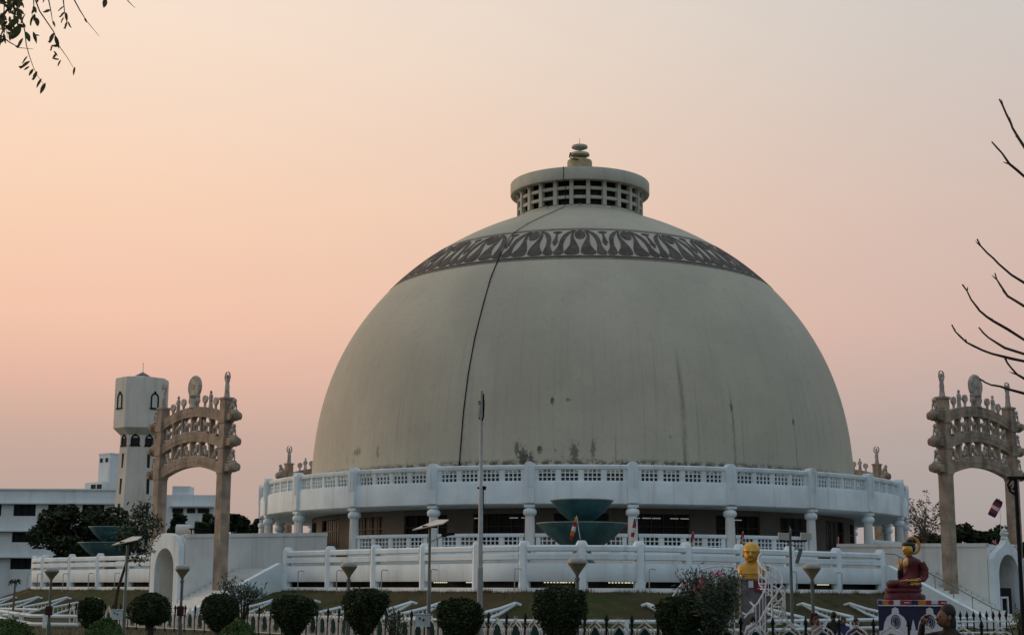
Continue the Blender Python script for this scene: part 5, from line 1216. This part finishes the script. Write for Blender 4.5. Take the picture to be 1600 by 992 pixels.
m = MB(); m.tube([(hxc-.17, -.06, 1.66), (hxc-.215, -.065, 1.575), (hxc-.17, -.06, 1.555)], [.02, .034, .02], 7); m.build('nose', GOLD, e)
m = MB(); m.ell((hxc-.165, -.06, 1.51), (.03, .05, .014)); m.build('lips', RED, e)
for yy in (-.12, .02): m = MB(); m.ell((hxc-.155, yy-.02, 1.635), (.025, .035, .011)); m.build('eye', HAIRB, e)
m = MB(); m.ell((hxc+.03, -.185, 1.6), (.04, .02, .11)); m.build('ear', GOLD, e)
m = MB(); m.ell((hxc+.03, 0, 1.78), (.23, .20, .11), 18, 10); m.ell((hxc+.10, 0, 1.68), (.16, .18, .17), 14, 8); m.ell((hxc+.08, 0, 1.91), (.11, .11, .08), 12, 8); m.build('hair', HAIRB, e)
m = MB(); cx_, cz_ = q(1440), 1.77; m.tube([(cx_+.235*cos(2*PI*i/28), .14+.03*sin(2*PI*i/28), cz_+.25*sin(2*PI*i/28)) for i in range(29)], .055, 8, False); m.build('crest_ring', mat('orange_gold_paint', (.45, .21, .03), .45, .15, 8), e)
m = MB(); m.tube([(q(1437), -.1, 1.62), (q(1440), .05, 1.58), (q(1436), -.05, 1.5)], .022, 6); m.build('ribbon', WCLOTH, e)

# ------------------------------------------------------------------ people
def person(loc, rz, J, parts, label, hair='short', group=None, fingers=True, detail=False):
    """J: joint name -> ((x, y, z), radius); one continuous skinned body"""
    e = empty('person', loc, label, 'person', group, rz)
    names = list(J); E_ = [('pelvis', 'waist'), ('waist', 'chest'), ('chest', 'neck'), ('neck', 'jaw'), ('jaw', 'crown')]
    for s in 'lr': E_ += [('chest', 'sh_'+s), ('sh_'+s, 'el_'+s), ('el_'+s, 'wr_'+s), ('wr_'+s, 'ha_'+s), ('pelvis', 'hip_'+s), ('hip_'+s, 'kn_'+s), ('kn_'+s, 'an_'+s), ('an_'+s, 'toe_'+s)]
    me = bpy.data.meshes.new('body'); me.from_pydata([J[n][0] for n in names], [(names.index(a), names.index(b)) for a, b in E_], [])
    o = bpy.data.objects.new('body', me); COL.objects.link(o)
    s = o.modifiers.new('skin', 'SKIN'); s.use_smooth_shade = True
    for i, n in enumerate(names):
        r = J[n][1]; me.skin_vertices[0].data[i].radius = r if isinstance(r, tuple) else (r, r); me.skin_vertices[0].data[i].use_root = n == 'pelvis'
    u = o.modifiers.new('sub', 'SUBSURF'); u.levels = 2; u.render_levels = 2
    bpy.context.view_layer.update()
    ev = o.evaluated_get(bpy.context.evaluated_depsgraph_get()); nm = bpy.data.meshes.new_from_object(ev)
    o.modifiers.clear(); o.data = nm; nm.name = 'body'; o.parent = e
    nm.materials.clear()
    mats = [SKIN, parts['shirt'], parts['trousers'], BLACK]
    for m_ in mats: nm.materials.append(m_)
    P = {n: Vector(J[n][0]) for n in names}
    def segd(p, a, b):
        ab = P[b]-P[a]; t_ = max(0, min(1, (p-P[a]).dot(ab)/ab.length_squared)); return (p-P[a]-ab*t_).length
    own = {}
    for f in nm.polygons:
        c = f.center; best = min(E_, key=lambda ed: segd(c, *ed)-.3*min(J[ed[0]][1] if not isinstance(J[ed[0]][1], tuple) else J[ed[0]][1][0], .1))
        a, b = best; k_ = 1
        if b in ('jaw', 'crown') or b.startswith('ha_'): k_ = 0
        elif b.startswith('wr_'): k_ = 1 if parts.get('long', True) else 0
        elif b.startswith('hip') or b.startswith('kn') or b.startswith('an'): k_ = 2
        elif b.startswith('toe'): k_ = 3
        if best == ('pelvis', 'waist') and c.z < P['pelvis'].z: k_ = 2
        f.material_index = k_; f.use_smooth = True
    # fingers
    m = MB()
    for s in 'lr':
        w, h = P['wr_'+s], P['ha_'+s]; dv = (h-w).normalized(); side = dv.cross(Vector((0, 0, 1))); side = side.normalized() if side.length > .05 else Vector((0, 1, 0)); nrm = side.cross(dv)
        for i in range(4):
            b0 = h+side*(.027-.018*i)+dv*.012; L = (.062, .072, .068, .052)[i]
            m.tube([b0, b0+dv*L*.5+nrm*.004, b0+dv*L*.85-nrm*.018, b0+dv*L-nrm*.032], [.0095, .009, .008, .005], 6)
        b0 = w.lerp(h, .5)+side*.03; m.tube([b0, b0+side*.022+dv*.03, b0+side*.022+dv*.062-nrm*.01], [.012, .0105, .006], 6)
    m.build('fingers', SKIN, e)
    cr, jw = P['crown'], P['jaw']; upv = (cr-jw).normalized(); face = Vector(parts.get('face', (0, -1, 0))).normalized(); right = face.cross(upv); hc = jw.lerp(cr, .55); M3 = Matrix((right, -face, upv)).transposed()
    hr = J['jaw'][1]*1.0 if not isinstance(J['jaw'][1], tuple) else J['jaw'][1][0]
    m = MB(); m.ell(hc-face*.022+upv*.03, (hr*1.16, hr*1.32, hr*1.45), 16, 10, M3)
    if hair == 'bun': m.ell(hc-face*.13-upv*.02, (.055, .06, .055), 12, 8, M3); m.ell(hc-face*.06-upv*.07, (.075, .06, .09), 12, 8, M3)
    if hair == 'long': m.ell(hc-face*.055-upv*.09, (.085, .055, .15), 12, 8, M3)
    ho = m.build('hair', HAIRM, e)
    # face: pushed forward of the hair
    m = MB(); m.ell(hc+face*.028-upv*.025, (hr*.98, hr*1.12, hr*1.38), 16, 12, M3); fo = m.build('face', SKIN, e)
    m = MB(); b0 = hc+face*(.028+hr*1.1)-upv*.035; m.tube([b0+upv*.03-face*.008, b0+face*.012, b0-upv*.012-face*.002], [.008, .015, .009], 7); m.build('nose', SKIN, fo)
    for sg in (-1, 1):
        m = MB(); m.ell(hc+face*(.028+hr*.95)+right*sg*.032+upv*.0, (.014, .008, .006), 8, 5, M3); m.build('eye', BLACK, fo)
        m = MB(); m.ell(hc+right*sg*hr*1.08-upv*.02, (.012, .022, .032), 8, 6, M3); m.build('ear', SKIN, fo)
    m = MB(); m.ell(hc+face*(.028+hr*1.02)-upv*.078, (.024, .01, .007), 8, 5, M3); m.build('mouth', SKIN, fo)
    return e
def standing(h=1.55):
    s = h/1.7
    return {k: (tuple(v*s for v in p), (r*s if not isinstance(r, tuple) else tuple(x*s for x in r))) for k, (p, r) in {
        'pelvis': ((0, 0, .92), (.15, .12)), 'waist': ((0, 0, 1.08), (.135, .10)), 'chest': ((0, 0, 1.3), (.155, .115)), 'neck': ((0, .01, 1.45), .052), 'jaw': ((0, -.01, 1.54), .072), 'crown': ((0, 0, 1.665), .075),
        'sh_l': ((.17, .01, 1.37), .062), 'el_l': ((.22, .02, 1.1), .046), 'wr_l': ((.23, -.06, .87), .03), 'ha_l': ((.23, -.09, .80), .034),
        'sh_r': ((-.17, .01, 1.37), .062), 'el_r': ((-.22, .02, 1.1), .046), 'wr_r': ((-.23, -.06, .87), .03), 'ha_r': ((-.23, -.09, .80), .034),
        'hip_l': ((.09, 0, .86), .095), 'kn_l': ((.1, -.01, .48), .062), 'an_l': ((.1, .02, .09), .042), 'toe_l': ((.11, -.13, .035), .036),
        'hip_r': ((-.09, 0, .86), .095), 'kn_r': ((-.1, -.01, .48), .062), 'an_r': ((-.1, .02, .09), .042), 'toe_r': ((-.11, -.13, .035), .036)}.items()}
def seated(sh=.27, s=1., lean=0.):
    J = {'pelvis': ((0, 0, .1), (.15, .12)), 'waist': ((0, -.01-lean*.3, .26), (.135, .10)), 'chest': ((0, -.02-lean*.7, .47), (.15, .11)), 'neck': ((0, -.02-lean, .61), .052), 'jaw': ((0, -.04-lean, .69), .072), 'crown': ((0, -.03-lean, .81), .075),
         'sh_l': ((.165, -.02-lean*.8, .535), .06), 'el_l': ((.22, -.12, .3), .045), 'wr_l': ((.12, -.32, .27), .03), 'ha_l': ((.07, -.38, .26), .034), 'sh_r': ((-.165, -.02-lean*.8, .535), .06), 'el_r': ((-.22, -.12, .3), .045), 'wr_r': ((-.12, -.32, .27), .03), 'ha_r': ((-.07, -.38, .26), .034),
         'hip_l': ((.09, -.05, .09), .09), 'kn_l': ((.12, -.44, .16), .06), 'an_l': ((.1, -.5, -.19), .042), 'toe_l': ((.1, -.64, -.225), .034), 'hip_r': ((-.09, -.05, .09), .09), 'kn_r': ((-.12, -.44, .16), .06), 'an_r': ((-.1, -.5, -.19), .042), 'toe_r': ((-.1, -.64, -.225), .034)}
    return {k: (tuple(v*s for v in p[:2])+(p[2]*s+sh*(1 if True else 0),), r) for k, (p, r) in J.items()}
d = 45; c = at(1310, 960, d)
bm = MB(); bm.box((0, .15, .13), (2.1, .5, .24)); bm.box((0, .15, .02), (2.2, .56, .06))
tag(bm.build('low_bench', WHITE2, None, (c.x, d, 0), smooth=0), 'low white bench carrying four seated people behind the fence', 'bench')
c5 = at(1177, 960, 44); bm = MB(); bm.box((0, .15, .13), (.7, .5, .24)); tag(bm.build('low_block', WHITE2, None, (c5.x, 44, 0), smooth=0), 'low white block under the person before the spiral stair', 'block')
for x, dd, s, lean, sh_, tr, rz, lab, hr_ in ((1276, 45, .86, 0, PINKSH, REDBOX, .4, 'person in pale pink top, leftmost of those seated behind the fence', 'bun'), (1304, 45, 1.04, 0, JACKET, DENIM, PI+.3, 'person in dark clothes, tallest of those seated behind the fence', 'short'), (1319, 45, .84, .03, BLUESH, DENIM, -.3, 'person in blue shirt seated behind the fence', 'short'), (1337, 45, .80, .05, REDBOX, DENIM, .6, 'person in dark red top, rightmost of those seated behind the fence', 'bun'), (1177, 44, .9, 0, WCLOTH, DENIM, PI, 'person in white shirt seated before the spiral stair', 'short')):
    p = at(x, 960, dd); person((p.x, dd+.12, .0), rz, seated(.25, s, lean), {'shirt': sh_, 'trousers': tr}, lab, hr_)
d = 16.4; p = at(1482, 985, d); J = standing(1.56)
J['sh_r'] = ((-.155, .0, 1.26), .058); J['el_r'] = ((-.22, -.2, 1.22), .046); J['wr_r'] = ((-.10, -.25, 1.38), .030); J['ha_r'] = ((-.055, -.24, 1.435), .034)
J['jaw'] = ((.0, -.03, 1.405), .068); J['crown'] = ((0, -.02, 1.515), .072)
person((p.x, d, 0), R_(-72), J, {'shirt': JACKET, 'trousers': DENIM}, 'person in charcoal top at bottom right, facing left with a hand raised to the brow', 'long', detail=True)

# ------------------------------------------------------------------ near trees framing the picture
rnd = random.Random(12)
def leafmesh(L, w, bend):
    m = MB(); n = 6
    for i in range(n+1):
        f = i/n; ww = w*sin(PI*min(1, f*.95+.03))**.8*(1-.25*f); zb = bend*f*f
        m.v += [(-ww, .25*ww, -L*f+0*zb), (0, zb-.1*ww, -L*f), (ww, .25*ww, -L*f)]
    for i in range(n):
        for j in (0, 1): a = i*3+j; m.face([a, a+1, a+4, a+3])
    return m.mesh('leaf', LEAFB, 60)
LM = [leafmesh(.045, .009, .006), leafmesh(.038, .0105, .012), leafmesh(.05, .008, -.008)]
d = 6.; tr = empty('overhanging_tree', (-3.9, 6.2, 0), 'leafy tree whose twigs hang into the top left corner', 'tree'); O = Vector((-3.9, 6.2, 0))
m = MB(); m.tube([(0, 0, -.2), (.05, 0, 1.5), (.1, .1, 3.2), (.3, .1, 4.3), (.5, .2, 5.2)], [.2, .17, .13, .1, .07], 10)
lim = [(.3, .1, 4.2), (1.0, 0, 4.62), tuple(at(40, -40, d)-O), tuple(at(95, -55, d)-O), tuple(at(165, -45, d)-O), tuple(at(215, -30, d)-O)]
m.tube(lim, [.06, .045, .02, .014, .008, .003], 7); m.tube([tuple(at(40, -40, d)-O), tuple(at(35, -2, d)-O), tuple(at(17, 10, d)-O), tuple(at(2, 26, d)-O)], [.012, .009, .006, .003], 6); m.build('trunk', BARK, tr)
TW = [[(20, -10), (26, 8), (33, 25), (39, 50), (41, 70), (45, 85), (52, 105), (58, 118), (68, 132)], [(48, -20), (62, 18), (84, 50), (92, 72), (105, 90), (115, 107)], [(72, -20), (80, 20), (83, 40)], [(97, -20), (101, 20), (104, 35)], [(105, -20), (125, 17), (135, 33), (155, 57)], [(160, -20), (163, 2)], [(190, -20), (200, 2), (211, 13)], [(175, -20), (176, 0)], [(0, 55), (14, 66), (30, 75), (52, 77)], [(52, -15), (53, 10), (50, 25)], [(8, -20), (6, 25), (12, 60)]]
for tw in TW:
    m = MB(); n = len(tw); m.tube([at(x, y, d+.02*math.sin(i*2.1))-O for i, (x, y) in enumerate(tw)], [.0034-.0026*i/(n-1) for i in range(n)], 5); m.build('twig', BARK, tr)
LV = [(43, 88, 35, 100), (47, 96, 32, 108), (46, 104, 37, 110), (52, 108, 45, 119), (58, 112, 52, 126), (65, 123, 57, 137), (71, 130, 63, 147), (84, 52, 78, 68), (86, 56, 92, 76), (93, 72, 81, 72), (82, 70, 80, 80), (84, 80, 90, 88), (88, 84, 82, 93), (83, 92, 92, 94), (95, 94, 90, 104), (117, 105, 115, 118), (79, 16, 68, 20), (83, 33, 86, 43), (100, 10, 91, 18), (101, 19, 94, 28), (100, 27, 95, 36), (103, 20, 105, 34), (105, 34, 102, 46), (106, 34, 111, 44), (132, 28, 136, 36), (165, -2, 162, 13), (176, -1, 186, -2), (56, 12, 49, 22), (52, 10, 57, 21), (52, 24, 47, 40), (54, 22, 53, 34), (57, 28, 59, 42), (40, 22, 32, 36), (36, 36, 40, 44), (40, 50, 46, 66), (52, 50, 57, 68), (54, 55, 62, 56), (36, 60, 28, 76), (61, -4, 57, 6), (71, -4, 67, 5), (32, 40, 18, 62), (24, 30, 12, 40)]
cr_ = random.Random(77)
for k in range(85):
    x, y = cr_.uniform(-12, 34), cr_.uniform(-12, 62)
    if y > 62-x*1.0+8 and x > 10: continue
    a = cr_.uniform(-1.2, 1.2)+PI/2; L = cr_.uniform(11, 18); LV.append((x, y, x+L*cos(a), y+L*sin(a)))
for i, (x0, y0, x1, y1) in enumerate(LV):
    dz = cr_.uniform(-.25, .25) if i > 40 else cr_.uniform(-.03, .03)
    a, b2 = at(x0, y0, d+dz)-O, at(x1, y1, d+dz)-O; L = (b2-a).length; me = LM[i % 3]; L0 = (.045, .038, .05)[i % 3]
    o = put('leaf', me, tr, a); zax = -(b2-a).normalized(); yv = Vector((cr_.uniform(-.8, .8), -1, cr_.uniform(-.6, .6))); xax = yv.cross(zax).normalized(); yax = zax.cross(xax)
    o.rotation_euler = Matrix((xax, yax, zax)).transposed().to_euler(); o.scale = (L/L0*1.0,)*3
d = 8.; bt = empty('bare_tree', (4.4, 8.6, 0), 'leafless tree whose dark bare twigs reach in from the right edge', 'tree'); O = Vector((4.4, 8.6, 0))
m = MB(); m.tube([(0, 0, -.2), (.02, 0, 1.0), (-.03, 0, 1.9), (.02, 0, 2.8), (.0, 0, 3.8), (.1, 0, 4.8)], [.14, .12, .1, .08, .055, .02], 9); m.build('trunk', BARK, bt)
BR = [[(1561, 155), (1567, 166), (1572, 178), (1579, 193), (1582, 200), (1592, 218), (1602, 231), (1640, 290)], [(1550, 221), (1557, 231), (1566, 240), (1577, 256), (1590, 267), (1602, 278), (1640, 320)], [(1526, 373), (1533, 385), (1542, 395), (1552, 404), (1560, 412), (1580, 430), (1602, 443), (1640, 475)], [(1555, 427), (1558, 437), (1562, 445), (1575, 462), (1588, 471), (1602, 480), (1640, 500)], [(1504, 445), (1511, 455), (1518, 468), (1530, 485), (1541, 495), (1552, 502), (1575, 515), (1602, 531), (1640, 545)], [(1487, 507), (1492, 517), (1500, 525), (1511, 535), (1520, 540), (1535, 548), (1550, 553), (1580, 560), (1602, 565), (1640, 580)], [(1529, 511), (1536, 520), (1545, 527), (1557, 535), (1570, 543), (1602, 553), (1640, 570)], [(1570, 560), (1574, 568), (1580, 575), (1590, 585), (1602, 592), (1640, 620)], [(1531, 591), (1540, 597), (1550, 602), (1562, 604), (1575, 608), (1602, 615), (1640, 640)]]
for i, br_ in enumerate(BR):
    n = len(br_); jr = random.Random(i); P = [at(x+jr.uniform(-.8, .8), y+jr.uniform(-.8, .8), d+.02*k*((i % 3)-1))-O for k, (x, y) in enumerate(br_)]
    e0 = P[-1]; zj = max(1.2, e0.z-.25-.1*(i % 3)); P.append(Vector((0, 0, min(zj, 4.2))))
    rr = [.003+.0045*min(1, k/(n-1))+.0016*jr.random() for k in range(n)]+[.03]
    m = MB(); m.tube(P, rr, 6); m.build('branch', BARK, bt)
    for k in range(1, n-2, 2):
        q_ = P[k]; dv = (P[k]-P[k+1]).normalized(); sd_ = Vector((jr.uniform(-1, 1), jr.uniform(-.6, .6), jr.uniform(-.3, 1))).normalized()
        m = MB(); m.tube([q_, q_+(dv+sd_*.7)*.012, q_+(dv*1.3+sd_*.8)*.022], [.0045, .004, .001], 5); m.build('bud', BARK, bt)
